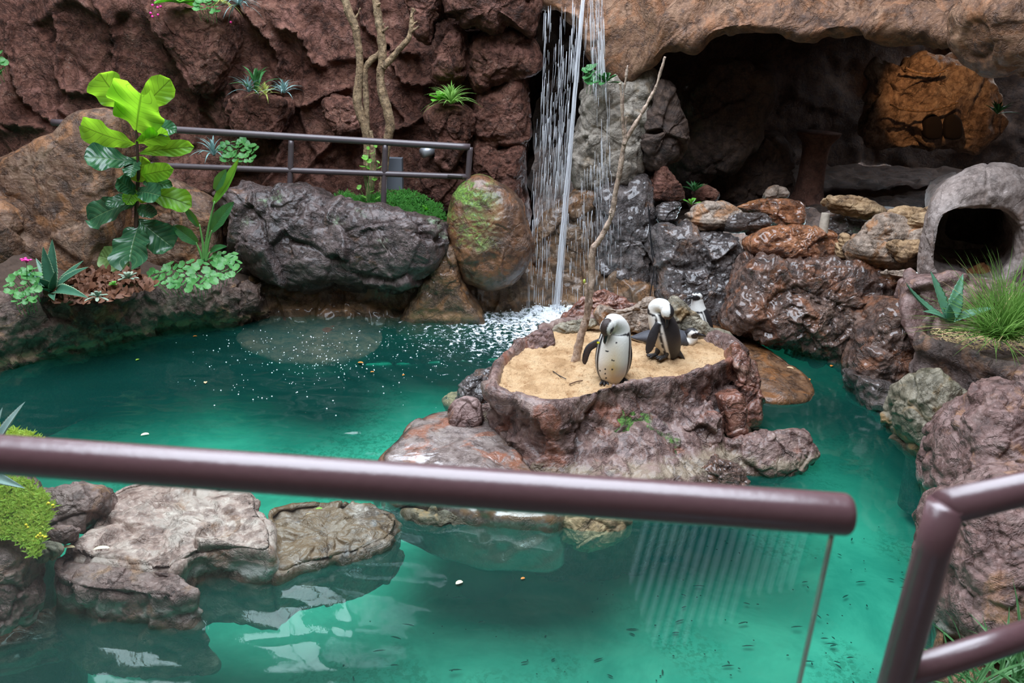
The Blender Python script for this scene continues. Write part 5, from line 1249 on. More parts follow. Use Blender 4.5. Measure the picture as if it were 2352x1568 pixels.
M_gerb = leafmat('bright_round_leaf', (.10, .30, .05), (.17, .42, .08), (.2, .45, .1), .3, .45, 5, .1, bump=0.0)
def clump(name, pts, r, mat, label, cat='plant', seed=1, stem_to=None, tiltv=.5, group=None, scal=9):
    rn = random.Random(seed); base = np.mean([p for p in pts], 0); base = base - np.array([0, 0, .10])
    if stem_to is not None: base = np.array(stem_to)
    e = empty(name, tuple(base), label, cat, group)
    ms = MB()
    for k, p in enumerate(pts):
        n = np.array([rn.uniform(-tiltv, tiltv) * 1.6, -.5 + rn.uniform(-.7, .6), 1.0])
        V, Q, T, uv = disc_leaf(np.array(p), n, r * rn.uniform(.6, 1.15), scal, .18, k)
        mesh_ob('leaf', V, Q, T, mat=mat, parent=e, uv=uv)
        if stem_to is not None: bb = base
        else: bb = np.array([p[0] * .75 + base[0] * .25, p[1] + .04, p[2] - .11])
        ms.tube([bb, (bb + p) / 2 + np.array([0, -.01, .02]), p], .0022, 5, 6)
    ms.build('stem', M_gstem, e)
    return e
def scatter(poly, n, Y0, Yr, seed, mind=10):
    rn = random.Random(seed); P = []; xs_ = [p[0] for p in poly]; ys_ = [p[1] for p in poly]; tries = 0
    while len(P) < n and tries < 20000:
        tries += 1
        x, y = rn.uniform(min(xs_), max(xs_)), rn.uniform(min(ys_), max(ys_)); ins = False; j = len(poly) - 1
        for i in range(len(poly)):
            if (poly[i][1] > y) != (poly[j][1] > y) and x < (poly[j][0] - poly[i][0]) * (y - poly[i][1]) / (poly[j][1] - poly[i][1]) + poly[i][0]: ins = not ins
            j = i
        if ins and all((x - a) ** 2 + (y - b) ** 2 > mind ** 2 for a, b in P): P.append((x, y))
    y0, y1 = min(ys_), max(ys_)
    return [atY(x, y, Y0 + Yr * ((y1 - y) / (y1 - y0) - .5)) for x, y in P]
clump('geranium', scatter([(340, 625), (380, 608), (430, 598), (470, 600), (500, 580), (545, 580), (552, 625), (510, 640), (460, 668), (400, 660), (350, 650)], 66, 5.95, .5, 3, 10), .036, M_ger, 'wide clump of round scalloped green leaves at the right end of the left planter', seed=3)
clump('geranium', scatter([(12, 660), (40, 615), (75, 612), (95, 640), (85, 690), (40, 702), (14, 685)], 34, 5.3, .3, 4, 9), .032, M_ger, 'green geranium with a pink flower head at the far left of the planter', seed=4)
def flower_head(px, py, Y0, label, parent_label, n=14, r=.022, col=(.85, .03, .28)):
    pass
# pink flower head of the left geranium is a part of it
gp = [o for o in bpy.data.objects if o.name.startswith('geranium') and o.type == 'EMPTY'][1]
M_pink = plain('pink_petals', (.85, .04, .30), .5)
mb = MB(); c = atY(61, 596, 5.3); rn = random.Random(2)
for k in range(16):
    v, f = ico(.010); mb.add(v * np.array([1.3, 1.3, .6]) + c + np.array([rn.gauss(0, .014), rn.gauss(0, .012), rn.gauss(0, .005)]), None, f)
o = mb.build('flower_head', M_pink, gp); o['label'] = 'small bright pink flower cluster'
mb = MB(); mb.tube([c, atY(62, 640, 5.3)], .0025, 6); mb.build('flower_stalk', M_gstem, gp)

def small_rosette(name, c, r, n, mat, label, shape='lance', hw=.2, cat='plant', up=.6, seed=1, th=.004, jit=.3, group=None, arch=.15, teeth=0, face=(0, -.4, 1)):
    rn = random.Random(seed); c = np.array(c); e = empty(name, tuple(c), label, cat, group)
    for k in range(n):
        a = k * 2.39996 + rn.uniform(-.2, .2); f = (k + 1) / n
        el = up + (1 - f) * (1.35 - up) + rn.uniform(-jit, jit) * .5
        d = np.array([math.cos(a) * math.cos(el), math.sin(a) * math.cos(el), math.sin(el)])
        ln = r * (.6 + .4 * f) * rn.uniform(.85, 1.1)
        nrm = np.array([-d[0], -d[1], 0]) * math.sin(el) + np.array([0, 0, math.cos(el) + .2])
        leaf(e, mat, c, c + d * ln - np.array([0, 0, ln * .1]), r * hw * .5, nrm, arch, .3, shape=shape, nu=5, nv=12, th=th, teeth=teeth)
    return e
M_grey = leafmat('grey_succulent_leaf', (.20, .27, .20), (.30, .38, .28), (.35, .42, .32), 0, .6, 3, .2)
M_blue = leafmat('blue_green_leaf', (.16, .32, .30), (.30, .46, .44), (.35, .5, .48), .1, .5, 3, .2)
M_grass = leafmat('grass_blade', (.14, .33, .05), (.26, .48, .11), (.22, .45, .1), .3, .5, 3, .2)
M_yg = leafmat('yellow_green_leaf', (.35, .45, .08), (.5, .55, .15), (.6, .6, .2), .3, .5, 3, .2)
M_dkg = leafmat('deep_green_leaf', (.03, .13, .035), (.06, .22, .06), (.1, .28, .1), .2, .4, 4, .3)
M_brt = leafmat('bright_paddle_leaf', (.12, .36, .04), (.22, .5, .08), (.3, .55, .12), .35, .35, 4, .3)
small_rosette('succulent', atY(296, 640, 5.6), .085, 22, M_grey, 'upright grey-green succulent with small leaves in the leaf litter', 'paddle', .3, up=.2, seed=3)
small_rosette('succulent', atY(224, 682, 5.3), .085, 14, M_grey, 'flat pale succulent rosette hanging over the planter edge beside the aloe', 'paddle', .3, up=-.2, seed=4)
small_rosette('succulent', atY(262, 655, 5.55), .05, 8, M_gerb, 'tiny yellow-green sprout between the aloe and the grey succulent', 'paddle', .4, up=.3, seed=5)
# cliff planting
def wl_tuft(c, r, n, mat, label, seed, hw=.05, up=.3, name='spiky_plant', shape='blade', arch=.35, th=.0):
    return small_rosette(name, c, r * 1.35, n, mat, label, shape, hw, 'plant', up, seed, th, .8, arch=arch)
wl_tuft(atY(590, 215, 8.15), .26, 14, M_dkg, 'dark aloe-like plant standing in the cliff pocket above the railing', 3, .13, .7)
wl_tuft(atY(572, 212, 8.12), .20, 34, M_blue, 'thin blue-green spiky plant at the left of the cliff pocket above the railing', 4, .05, .1)
wl_tuft(atY(610, 218, 8.1), .15, 26, M_yg, 'yellow-green variegated tuft in the middle of the cliff pocket above the railing', 5, .07, -.1)
wl_tuft(atY(652, 215, 8.12), .19, 34, M_blue, 'blue-green spiky plant at the right of the cliff pocket above the railing', 6, .06, .1)
wl_tuft(atY(548, 12, 8.15), .20, 44, M_blue, 'pale blue spiky rosette at the top of the cliff', 7, .06, -.2)
wl_tuft(atY(515, 10, 8.15), .17, 26, M_yg, 'yellow-green grassy tuft at the top of the cliff beside the pale blue rosette', 8, .07, -.2)
wl_tuft(atY(1036, 240, 7.75), .24, 70, M_grass, 'bright spiky grass plant in the pale-edged cliff pocket', 9, .05, .1)
small_rosette('paddle_plant', atY(1012, 232, 7.8), .15, 9, M_brt, 'small plant with rounded green paddles left of the bright spiky grass', 'paddle', .55, seed=10, up=.1)
small_rosette('paddle_plant', atY(412, 8, 8.12), .22, 13, M_brt, 'large rounded bright green paddle plant at the top of the cliff', 'paddle', .6, seed=11, up=-.1)
clump('trailing_plant', scatter([(445, -5), (500, -5), (500, 28), (450, 22)], 16, 8.1, .1, 5, 8), .035, M_ger, 'small round-leaved plant at the cliff top between the paddle plant and the tuft', seed=6)
mb = MB(); rn = random.Random(4)
for (x, y) in ((350, 12), (362, 17), (346, 30), (350, 38), (363, 34), (369, 15), (357, 3), (530, 51)):
    v, f = ico(.014); mb.add(v + atY(x, y, 8.2), None, f)
tag(mb.build('pink_blossoms', M_pink), 'few tiny pink blossoms at the cliff top left of the paddle plant', 'flowers', kind='stuff')
small_rosette('leafy_rosette', atY(1390, 192, 7.35), .17, 16, M_dkg, 'dark green leafy rosette on top of the pale pillar', 'paddle', .32, seed=12, up=.0)
clump('leafy_clump', scatter([(1342, 160), (1360, 150), (1376, 148), (1378, 190), (1350, 198)], 12, 7.4, .1, 7, 9), .04, M_dkg, 'trailing leaves at the left of the leafy rosette on the pillar', seed=7, scal=3)
clump('pennywort', scatter([(505, 330), (560, 320), (590, 340), (585, 370), (510, 372)], 32, 8.1, .15, 8, 9), .04, M_ger, 'round-leaved plant growing from the cliff behind the back railing', seed=8)
wl_tuft(atY(492, 358, 8.1), .24, 24, M_blue, 'arching blue-green plant beside the round-leaved one behind the railing', 13, .06, .1)
clump('edge_plant', scatter([(-30, 112), (6, 118), (14, 140), (8, 165), (-30, 170)], 16, 8.0, .1, 9, 9), .045, M_ger, 'small green leafy plant on the cliff at the left picture edge', seed=9)
small_rosette('sprout', atY(1588, 470, 7.3), .10, 6, M_brt, 'tiny bright green sprout growing between the ledge stones', 'paddle', .45, seed=14, up=.5)
small_rosette('ledge_succulent', atY(1595, 440, 7.5), .16, 18, M_dkg, 'dark spiky succulent on the ledge behind the dark red stone', 'lance', .16, seed=15, up=.4)
small_rosette('ledge_succulent', atY(1750, 470, 7.3), .07, 10, M_grey, 'small pale succulent on the rusty ledge stone', 'lance', .25, seed=16, up=.2)
small_rosette('cave_plant', atY(2290, 262, 7.6), .2, 14, M_dkg, 'dim spiky plant beside the lit grotto at the right', 'lance', .14, seed=17, up=.3)
small_rosette('ground_plant', atY(985, 490, 7.3), .13, 12, M_brt, 'small bright rosette at the right end of the fern bed', 'paddle', .4, seed=18, up=.2)
small_rosette('ground_plant', atY(965, 480, 7.4), .18, 16, M_dkg, 'dark strap-leaved plant in the fern bed behind the railing', 'lance', .12, seed=19, up=.5)
# fern-like ground cover
def fluff(name, poly, Y0, Yr, n, r, mat, label, seed, hw=.10, kind='stuff', parent=None, per=6, cat='ground cover', jit=.03):
    rn = random.Random(seed); mb = MB()
    for p in scatter(poly, n, Y0, Yr, seed, 2.0):
        p = p + np.array([0, 0, rn.uniform(-jit, jit)])
        for k in range(per):
            a = rn.uniform(0, 6.28); el = rn.uniform(-.1, 1.2)
            d = np.array([math.cos(a) * math.cos(el), math.sin(a) * math.cos(el), math.sin(el)]) * r * rn.uniform(.6, 1.2)
            V, Q, T, uv = leaf_vf(p, p + d, r * hw, (rn.uniform(-.5, .5), -.7, .8), .15, .1, shape='lance', nu=3, nv=4)
            mb.add(V, Q, T, uv)
    o = mb.build(name, mat, parent, uv=True)
    if parent is None: tag(o, label, cat, kind=kind)
    else: o['kind'] = 'stuff'
    return o
M_fern = leafmat('fern_leaf', (.04, .17, .025), (.09, .30, .05), (.1, .3, .06), .3, .5, 3, .1)
fluff('fern_bed', [(765, 455), (800, 445), (830, 460), (880, 450), (930, 440), (985, 460), (1010, 480), (1030, 505), (960, 508), (900, 490), (840, 478), (790, 478)], 7.35, .5, 900, .045, M_fern, 'soft green ferny ground cover behind the railing at the cliff foot', 21, per=7)
fluff('leaf_litter', [(100, 660), (200, 625), (300, 630), (350, 650), (345, 668), (240, 690), (130, 700)], 5.65, .55, 420, .07, plain('dry_leaves', (.13, .05, .022), .7, nscale=18, namp=.7), 'brown dry leaves covering the soil of the left planter', 22, hw=.35, per=2, cat='leaf litter', jit=.01)
# sedum at the left foreground
M_sed = leafmat('sedum_leaf', (.30, .52, .05), (.45, .66, .10), (.5, .7, .12), .35, .5, 3, .1)
e = empty('sedum', tuple(atY(40, 1250, 2.75)), 'feathery yellow-green sedum spilling over the boulder at the left edge', 'plant')
fluff('foliage', [(-80, 1085), (60, 1105), (105, 1140), (125, 1170), (105, 1200), (98, 1240), (90, 1280), (60, 1262), (30, 1235), (-80, 1225)], 2.80, .35, 1100, .034, M_sed, '', 23, hw=.11, parent=e, per=7, jit=.012)
e2 = empty('sedum', tuple(atY(20, 1010, 3.05)), 'strip of yellow-green sedum just above the handrail at the left', 'plant')
fluff('foliage', [(-80, 985), (20, 988), (60, 995), (96, 1008), (90, 1040), (-80, 1060)], 3.1, .2, 400, .034, M_sed, '', 24, hw=.11, parent=e2, per=7, jit=.015)
M_yfl = plain('yellow_blossom', (.75, .60, .03), .5)
mb = MB()
for (x, y) in ((113, 1158), (120, 1162), (95, 1228), (85, 1232), (102, 1236), (60, 1208)):
    for j in range(3):
        v, f = ico(.006); mb.add(v + atY(x + rn.uniform(-4, 4), y + rn.uniform(-4, 4), 2.66), None, f)
o = mb.build('blossoms', M_yfl, e); o['kind'] = 'stuff'
slab('bank_rock', [(-300, 1040), (0, 1030), (60, 1060), (90, 1120), (60, 1200), (-300, 1240)], .22, -.9, .05, .05, M_mauve, FS, label='rock bank under the sedum at the left edge', cat='rock', rnd=.06)
# grass tuft in the bowl
def tuft(px, py, Y0, nb, reach, mats, label, seed, hw=.0028, nparts=100, gname='grass_tuft', elr=(.0, 1.4), bx=.05):
    rn = random.Random(seed); b = atY(px, py, Y0); e = empty(gname, tuple(b), label, 'grass')
    rest = MB()
    for k in range(nb):
        a = rn.uniform(0, 6.283); el = rn.uniform(*elr); ln = reach * rn.uniform(.6, 1.1)
        b0 = b + np.array([rn.gauss(0, bx), rn.gauss(0, bx * .7), 0])
        d = np.array([math.cos(a) * math.cos(el), math.sin(a) * math.cos(el) * .8, math.sin(el)]) * ln
        tip = b0 + d - np.array([0, 0, ln * .12 * math.cos(el)])
        nrm = np.array([-d[0], -d[1], 0]) / ln * math.sin(el) + np.array([0, -.2, math.cos(el) + .1])
        V, Q, T, uv = leaf_vf(b0, tip, hw, nrm, .16, .4, shape='blade', nu=3, nv=12)
        if k < nparts: mesh_ob('blade', V, Q, T, mat=mats[k % len(mats)], parent=e, uv=uv)
        else: rest.add(V, Q, T, uv)
    if rest.V: rest.build('blades', mats[0], e, uv=True)['kind'] = 'stuff'
    return e
M_straw = plain('straw', (.50, .36, .18), .8, nscale=20, namp=.4)
tuft(2295, 772, 4.85, 700, .60, [M_grass, M_grass, M_grass, M_straw], 'fine bright green grass tuft fanning out of the rock bowl at the right', 31, .0032, 100, elr=(.05, 1.25))
mb = MB(); rn = random.Random(8)
for k in range(600):
    p = np.array([PBC[0] + rn.uniform(-.36, .25), PBC[1] + rn.uniform(-.22, .12), PBZ - .06 + rn.uniform(0, .05)]); a = rn.uniform(0, 3.14)
    d = np.array([math.cos(a), math.sin(a), rn.uniform(-.2, .3)]) * rn.uniform(.02, .06)
    V, Q, T, uv = leaf_vf(p - d / 2, p + d / 2, .004, (0, -.3, 1), .1, .1, shape='lance', nu=3, nv=4); mb.add(V, Q, T, uv)
tag(mb.build('straw_litter', M_straw), 'dry straw and bamboo leaf litter lying in the grass bowl', 'litter', kind='stuff')
M_spk = leafmat('spiky_lawn_leaf', (.06, .17, .06), (.13, .30, .11), (.25, .4, .2), .2, .45, 3, .4)
tuft(2345, 1575, 2.35, 46, .42, [M_spk], 'long-leaved dark green grassy plant in the bottom right corner', 33, .008, 60, 'strap_plant', (.15, 1.2), .09)
tuft(2255, 1600, 2.30, 26, .26, [M_spk], 'low strap-leaved green plant below the lower rail at the right', 34, .006, 60, 'strap_plant', (.15, 1.1), .07)

# ---------------------------------------------------------------- bare trunks, branch, cables
M_bark = rockmat('bark', (.14, .085, .045), (.26, .17, .09), (.40, .29, .17), rough=.8, bump=.008, sc=2.5)
M_twig = rockmat('pale_branch_bark', (.26, .17, .12), (.42, .30, .22), (.55, .43, .34), rough=.6, bump=.003, sc=2.5)
def trunk(P, Y0, sc=1.0):
    mb = MB(); mb.tube([np.r_[atY(x, y, Y0 + (dy[0] if dy else 0))] for x, y, w, *dy in P], [w * .5 * Y0 / FPX * sc for x, y, w, *dy in P], 16, len(P) * 10)
    V = np.concatenate(mb.V); N = vnormals(V, np.concatenate(mb.Q)); mb.V = [disp(V, N, [('fbm', .06, .006, 3), ('ridge', .03, .003, 4)])]
    return mb
e = empty('bare_tree', tuple(atY(848, 490, 7.6)), 'left bare brown trunk climbing the cliff behind the railing', 'tree')
trunk([(786, -30, 15), (800, 25, 17), (815, 60, 17), (824, 110, 15), (826, 160, 15), (820, 225, 19), (828, 265, 20), (838, 290, 19), (843, 330, 17), (842, 380, 15)], 7.6).build('trunk', M_bark, e)
trunk([(852, 300, 6), (856, 340, 13), (856, 400, 16), (848, 450, 17), (845, 485, 18)], 7.58).build('trunk_stub', M_bark, e)
trunk([(842, 300, 13), (843, 260, 12), (840, 205, 13), (838, 165, 13), (850, 140, 13), (868, 126, 12), (880, 112, 11)], 7.62).build('side_stem', M_bark, e)
for (a, b_) in (((818, 40), (828, 18)), ((800, 22), (790, 26)), ((812, 55), (824, 62)), ((823, 130), (832, 118))):
    trunk([(*a, 5), (*b_, 3)], 7.58).build('twig', M_bark, e)
e = empty('bare_tree', tuple(atY(865, 490, 7.55)), 'right bare brown trunk with a forked pale branch on the cliff', 'tree')
trunk([(858, -30, 14), (866, 20, 16), (872, 60, 17), (877, 100, 18), (878, 140, 17), (874, 170, 17), (876, 205, 19), (886, 240, 21), (896, 285, 21), (890, 325, 19), (885, 370, 16), (880, 420, 17), (868, 485, 18)], 7.55).build('trunk', M_bark, e)
trunk([(880, 155, 14), (896, 138, 13), (918, 112, 12), (938, 88, 11), (945, 62, 10), (946, 36, 8), (947, 18, 5)], 7.53).build('branch', M_bark, e)
for (a, b_) in (((945, 62), (958, 48)), ((942, 75), (962, 60)), ((944, 40), (954, 22)), ((878, 72), (892, 62)), ((866, 12), (874, 8)), ((880, 60), (884, 52)), ((870, 172), (866, 160))):
    trunk([(*a, 6), (*b_, 3)], 7.52).build('twig', M_bark, e)
clump('shoot', [atY(x, y, 7.35) for x, y in ((845, 340), (862, 335), (838, 362), (855, 352), (832, 383), (868, 372), (845, 385), (872, 385), (838, 400), (860, 412), (855, 440), (835, 452), (868, 455), (825, 430), (862, 400), (848, 370))], .03, M_brt, 'fresh green leafy shoot climbing beside the bare trunks', seed=22, stem_to=tuple(atY(848, 480, 7.4)), scal=3)
e = empty('branch', tuple(atZ(1322, 828, .4)), 'tall bare forked branch stuck upright in the island sand', 'branch')
trunk([(1321, 832, 23), (1330, 790, 19), (1345, 735, 17), (1354, 690, 15), (1358, 640, 15), (1360, 590, 15), (1362, 572, 14), (1378, 548, 12), (1398, 512, 11), (1406, 490, 11), (1414, 440, 10), (1424, 390, 10), (1434, 330, 9), (1450, 300, 8), (1480, 250, 7), (1506, 200, 6), (1520, 155, 5), (1528, 130, 5)], 4.98, 1.0).build('main_stem', M_twig, e)
trunk([(1434, 332, 8), (1430, 290, 5), (1428, 240, 5), (1424, 190, 4)], 4.97).build('twig', M_twig, e)
trunk([(1431, 300, 5), (1430, 240, 4), (1436, 190, 4), (1442, 150, 4)], 4.99).build('twig', M_twig, e)
trunk([(1437, 330, 4), (1437, 290, 3), (1438, 268, 3)], 4.97).build('twig', M_twig, e)
trunk([(1404, 480, 5), (1402, 490, 6), (1406, 502, 4)], 4.96).build('twig', M_twig, e)
trunk([(1350, 735, 9), (1348, 700, 8), (1346, 668, 7), (1345, 650, 6)], 4.95).build('side_shoot', M_twig, e)
o = mb = MB(); v, f = ico(.012); mb.add(v * np.array([.8, .8, 1.6]) + atY(1342, 646, 4.95), None, f); o = mb.build('bud', M_yg, e); o['label'] = 'small yellow-green leaf bud'
M_cable = plain('black_cable', (.015, .015, .018), .4)
for k, P in enumerate(([(1488, 468), (1491, 500), (1496, 570), (1502, 620), (1496, 660), (1490, 700)], [(1492, 480), (1494, 540), (1506, 610), (1508, 660), (1504, 690)])):
    mb = MB(); mb.tube([atY(x, y, 7.02 + .03 * k) for x, y in P], .0055, 6, 40); tag(mb.build('cable', M_cable), ('thin black cable hanging down the wet rock, the longer left one', 'thin black cable hanging down the wet rock, the shorter right one')[k], 'cable')
# twigs on the sand, floating leaves
mb = MB(); mb.tube([atZ(1270, 852, .415), atZ(1284, 862, .42), atZ(1300, 870, .418)], .003, 6, 8); tag(mb.build('twig', M_cable), 'thin dark twig lying on the sand left of the front penguin', 'twig')
mb = MB(); mb.tube([atZ(1308, 882, .415), atZ(1325, 876, .42), atZ(1338, 874, .418)], .004, 6, 8); tag(mb.build('twig', plain('brown_twig', (.10, .05, .025), .8)), 'short brown twig on the sand in front of the tall branch', 'twig')
cols = {'o': plain('orange_leaf', (.62, .20, .03), .5), 'g': plain('green_leaf', (.25, .45, .05), .5), 't': plain('tan_leaf', (.55, .40, .22), .5), 'w': plain('pale_leaf', (.75, .62, .45), .5)}
FL = [(828, 833, 'o', 6, 'bright orange leaf floating on the green water left of the island'), (855, 854, 'o', 4, 'tiny orange leaf floating below the bright orange one'), (927, 861, 'o', 4, 'small rust leaf floating left of the island sand'),
      (316, 826, 'g', 5, 'tiny green leaf floating below the planter ledge'), (472, 878, 't', 6, 'thin tan leaf floating in the middle of the left pool'), (333, 998, 'w', 8, 'pale leaf floating just above the handrail at the left'),
      (448, 772, 'o', 4, 'small orange leaf floating near the planter ledge'), (1055, 1338, 'w', 9, 'crumpled pale leaf floating behind the glass'), (1201, 1328, 'o', 5, 'small orange leaf floating behind the glass right of the crumpled one'),
      (1815, 845, 't', 7, 'tan leaf lying on the rust-brown shelf rock'), (1858, 871, 'o', 5, 'small orange leaf floating right of the shelf rock'), (1910, 840, 'o', 5, 'orange leaf floating by the wet rock face in the channel'),
      (2000, 875, 'o', 6, 'orange leaf at the foot of the reddish wet rock')]
for x, y, c_, s, lb in FL:
    z = .10 if 'shelf' in lb and 'lying' in lb else .008
    p = atZ(x, y, z); ln = s * 2.2 * np.linalg.norm(p - CAM) / FPX; a = (x * 7 % 31) / 10
    d = np.array([math.cos(a), math.sin(a) * .7, 0]) * ln / 2
    V, Q, T, uv = leaf_vf(p - d, p + d, ln * .28, (0, 0, 1), .12, .3, shape='ellipse', nu=5, nv=9, th=.0015)
    tag(mesh_ob('floating_leaf', V, Q, T, mat=cols[c_], uv=uv), lb, 'leaf')
for x, y, c_, lb in ((360 / 2.35 * 1.0, 1258, 't', 'brown dead leaf lying at the left end of the big flat rock'), (233, 1260, 'w', 'pale dead leaf lying on the left corner of the big flat rock'), (733, 1168, 'g', 'small yellow-green leaf on the puddled rock'), (710, 1181, 't', 'small brown leaf on the puddled rock')):
    z = .245 if y > 1200 else .085
    p = atZ(x, y, z); d = np.array([.035, .008, 0]) * (1 if y > 1200 else .5)
    V, Q, T, uv = leaf_vf(p - d, p + d, .012 if y > 1200 else .007, (0, 0, 1), .15, .3, shape='ellipse', nu=5, nv=9, th=.0015)
    tag(mesh_ob('dead_leaf', V, Q, T, mat=cols[c_], uv=uv), lb, 'leaf')
mb = MB(); rn = random.Random(77)
for k in range(150):
    x, y = rn.uniform(1500, 2110), rn.uniform(1180, 1568)
    if k > 90: x, y = rn.uniform(780, 1500), rn.uniform(1240, 1568)
    p = atZ(x, y, -.868); a = rn.uniform(0, 3.14); ln = rn.choice([.01, .015, .02, .05, .08])
    d = np.array([math.cos(a), math.sin(a) * .5, 0]) * ln / 2; V, Q, T, uv = leaf_vf(p - d, p + d, .006, (0, 0, 1), .1, .1, shape='lance', nu=3, nv=4, th=.003); mb.add(V, Q, T, uv)
tag(mb.build('sunken_debris', plain('dark_debris', (.03, .05, .035), .8)), 'dark leaf scraps and twigs scattered on the pool floor', 'debris', kind='stuff')

# ---------------------------------------------------------------- lit grotto deep in the cave
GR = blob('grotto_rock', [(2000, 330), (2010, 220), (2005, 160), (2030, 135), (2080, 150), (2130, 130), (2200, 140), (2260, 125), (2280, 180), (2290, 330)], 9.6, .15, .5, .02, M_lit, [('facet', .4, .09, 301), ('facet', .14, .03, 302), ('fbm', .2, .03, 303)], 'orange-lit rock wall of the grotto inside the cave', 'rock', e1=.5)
M_hollow_shade = plain('hollow_shade', (.008, .005, .004), .9)  # near-black colour on solid ovals paints the shade inside the openings
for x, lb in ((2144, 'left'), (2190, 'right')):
    blob('grotto_opening', [(x - 20, 300), (x - 17, 275), (x, 262), (x + 17, 275), (x + 21, 300), (x + 14, 318), (x - 14, 318)], 9.35, .03, .2, .0, M_hollow_shade, [('fbm', .2, .005, 1)], 'dark oval nest opening in the lit grotto, the %s one' % lb, 'opening', nphi=60, nth=24)
for k, P in enumerate(([(2080, 155), (2100, 165), (2140, 170), (2170, 162)], [(2045, 240), (2080, 252), (2130, 255), (2170, 245), (2200, 235)])):
    trunk([(x, y, 5) for x, y in P], 9.25).build('x', M_bark)
    o = bpy.data.objects['x']; o.name = 'perch'; tag(o, ('upper crooked perch branch in the lit grotto', 'lower sagging perch branch in the lit grotto')[k], 'branch')
cc_ = atY(1855, 452, 8.6); prof = [(.30, .0), (.22, .05), (.18, .2), (.17, .5), (.19, .62), (.27, .70), (.29, .74)]
mb = MB(); P = [cc_ + np.array([0, 0, z - .05]) for r, z in prof]; mb.tube(P, [r * .8 for r, z in prof], 24, 30)
tag(mb.build('flared_column', rockmat('red_column', (.07, .03, .02), (.13, .055, .035), (.18, .09, .06), rough=.8)), 'dim red-brown flared column standing inside the cave', 'column')
ld = bpy.data.lights.new('grotto_lamp', 'SPOT'); ld.energy = 48; ld.color = (1.0, .50, .22); ld.spot_size = math.radians(50); ld.spot_blend = .6; ld.shadow_soft_size = .03
lo = bpy.data.objects.new('grotto_lamp', ld); COL.objects.link(lo); p = atY(2150, 120, 8.2); t = atY(2150, 215, 9.5); lo.location = Vector(p + np.array([0, 0, .15])); lo.rotation_euler = (Vector(t) - lo.location).to_track_quat('-Z', 'Y').to_euler()

# ---------------------------------------------------------------- penguins
BLK = np.array([.018, .016, .018]); WHT = np.array([.78, .77, .72]); GRY = np.array([.16, .17, .20]); YEL = np.array([.60, .42, .17]); BRN = np.array([.055, .035, .03])
def pmat():
    m_, N, L, out = newmat('penguin_plumage')
    a = N.new('ShaderNodeVertexColor'); a.layer_name = 'Col'
    P = N.new('ShaderNodeNewGeometry').outputs['Position']
    mp = N.new('ShaderNodeMapping'); L.new(P, mp.inputs[0]); mp.inputs[3].default_value = (1, 1, .35)
    n = noise(N, L, mp.outputs[0], 260, 3, .6); n2 = noise(N, L, mp.outputs[0], 420, 2, .5)
    c = mixc(N, L, mth(N, L, 'MULTIPLY', sstep(N, L, n2, .66, .74), .20), a.outputs[0], (.5, .5, .5))
    b = N.new('ShaderNodeBsdfPrincipled'); L.new(c, b.inputs['Base Color']); b.inputs['Roughness'].default_value = .5; b.inputs['Specular IOR Level'].default_value = .45
    bp = N.new('ShaderNodeBump'); bp.inputs['Distance'].default_value = .003; bp.inputs['Strength'].default_value = .8; L.new(n, bp.inputs['Height']); L.new(bp.outputs[0], b.inputs['Normal'])
    L.new(b.outputs[0], out.inputs[0]); return m_
M_pen = pmat(); M_beak = plain('beak_black', (.015, .014, .015), .3); M_foot = plain('foot_black', (.02, .018, .018), .5, nscale=60, namp=.6)
M_eye = plain('eye_dark', (.04, .015, .01), .1); M_skin = plain('pink_skin', (.62, .26, .24), .6); M_tagm = plain('yellow_wing_tag', (.8, .75, .02), .4)
def shell(ch, F, colfn, nt=70, na=56):
    ch = np.array(ch, float); C_ = catmull(np.c_[ch], nt)
    P, rs, rf = C_[:, :3], C_[:, 3], C_[:, 4]
    t = np.linspace(0, 1, nt); L_ = np.r_[0, np.cumsum(np.linalg.norm(np.diff(P, axis=0), axis=1))]
    T = np.gradient(P, axis=0); T /= np.linalg.norm(T, axis=1, keepdims=True)
    F = np.array(F, float)
    V = []; Cc = []
    an = np.linspace(-math.pi, math.pi, na, endpoint=False)
    # closed ends: first & last radius taper
    for k in range(nt):
        f = F - T[k] * (F @ T[k]); f /= np.linalg.norm(f) + 1e-9; s = np.cross(T[k], f)
        V.append(P[k] + rf[k] * np.cos(an)[:, None] * f + rs[k] * np.sin(an)[:, None] * s)
        Cc.append(np.array([colfn(t[k], a, V[-1][j]) for j, a in enumerate(an)]))
    V = np.concatenate(V); Cc = np.concatenate(Cc)
    Q = gridfaces(na, nt, closeu=True); b = len(V)
    V = np.vstack([V, P[0] - T[0] * rf[0] * .3, P[-1] + T[-1] * rf[-1] * .3]); Cc = np.vstack([Cc, Cc[0], Cc[-2]])
    Tr = []
    for k in range(na): Tr += [(b, (k + 1) % na, k), (b + 1, (nt - 1) * na + k, (nt - 1) * na + (k + 1) % na)]
    return V, Q, np.array(Tr), Cc
def ellipsoid(c, ax, R, colfn, n=48):
    """ax rows: u,v,w unit axes; R radii"""
    th = np.linspace(-math.pi / 2 + .02, math.pi / 2 - .02, n // 2); ph = np.linspace(0, 2 * math.pi, n, endpoint=False)
    loc = np.array([[math.cos(t) * math.cos(p), math.cos(t) * math.sin(p), math.sin(t)] for t in th for p in ph])
    V = np.array(c) + (loc * R) @ ax
    Cc = np.array([colfn(*l) for l in loc]); Q = gridfaces(n, n // 2, closeu=True); b = len(V)
    V = np.vstack([V, c - ax[2] * R[2], c + ax[2] * R[2]]); Cc = np.vstack([Cc, Cc[0], Cc[-1]])
    Tr = []
    for k in range(n): Tr += [(b, (k + 1) % n, k), (b + 1, (n // 2 - 1) * n + k, (n // 2 - 1) * n + (k + 1) % n)]
    return V, Q, np.array(Tr), Cc
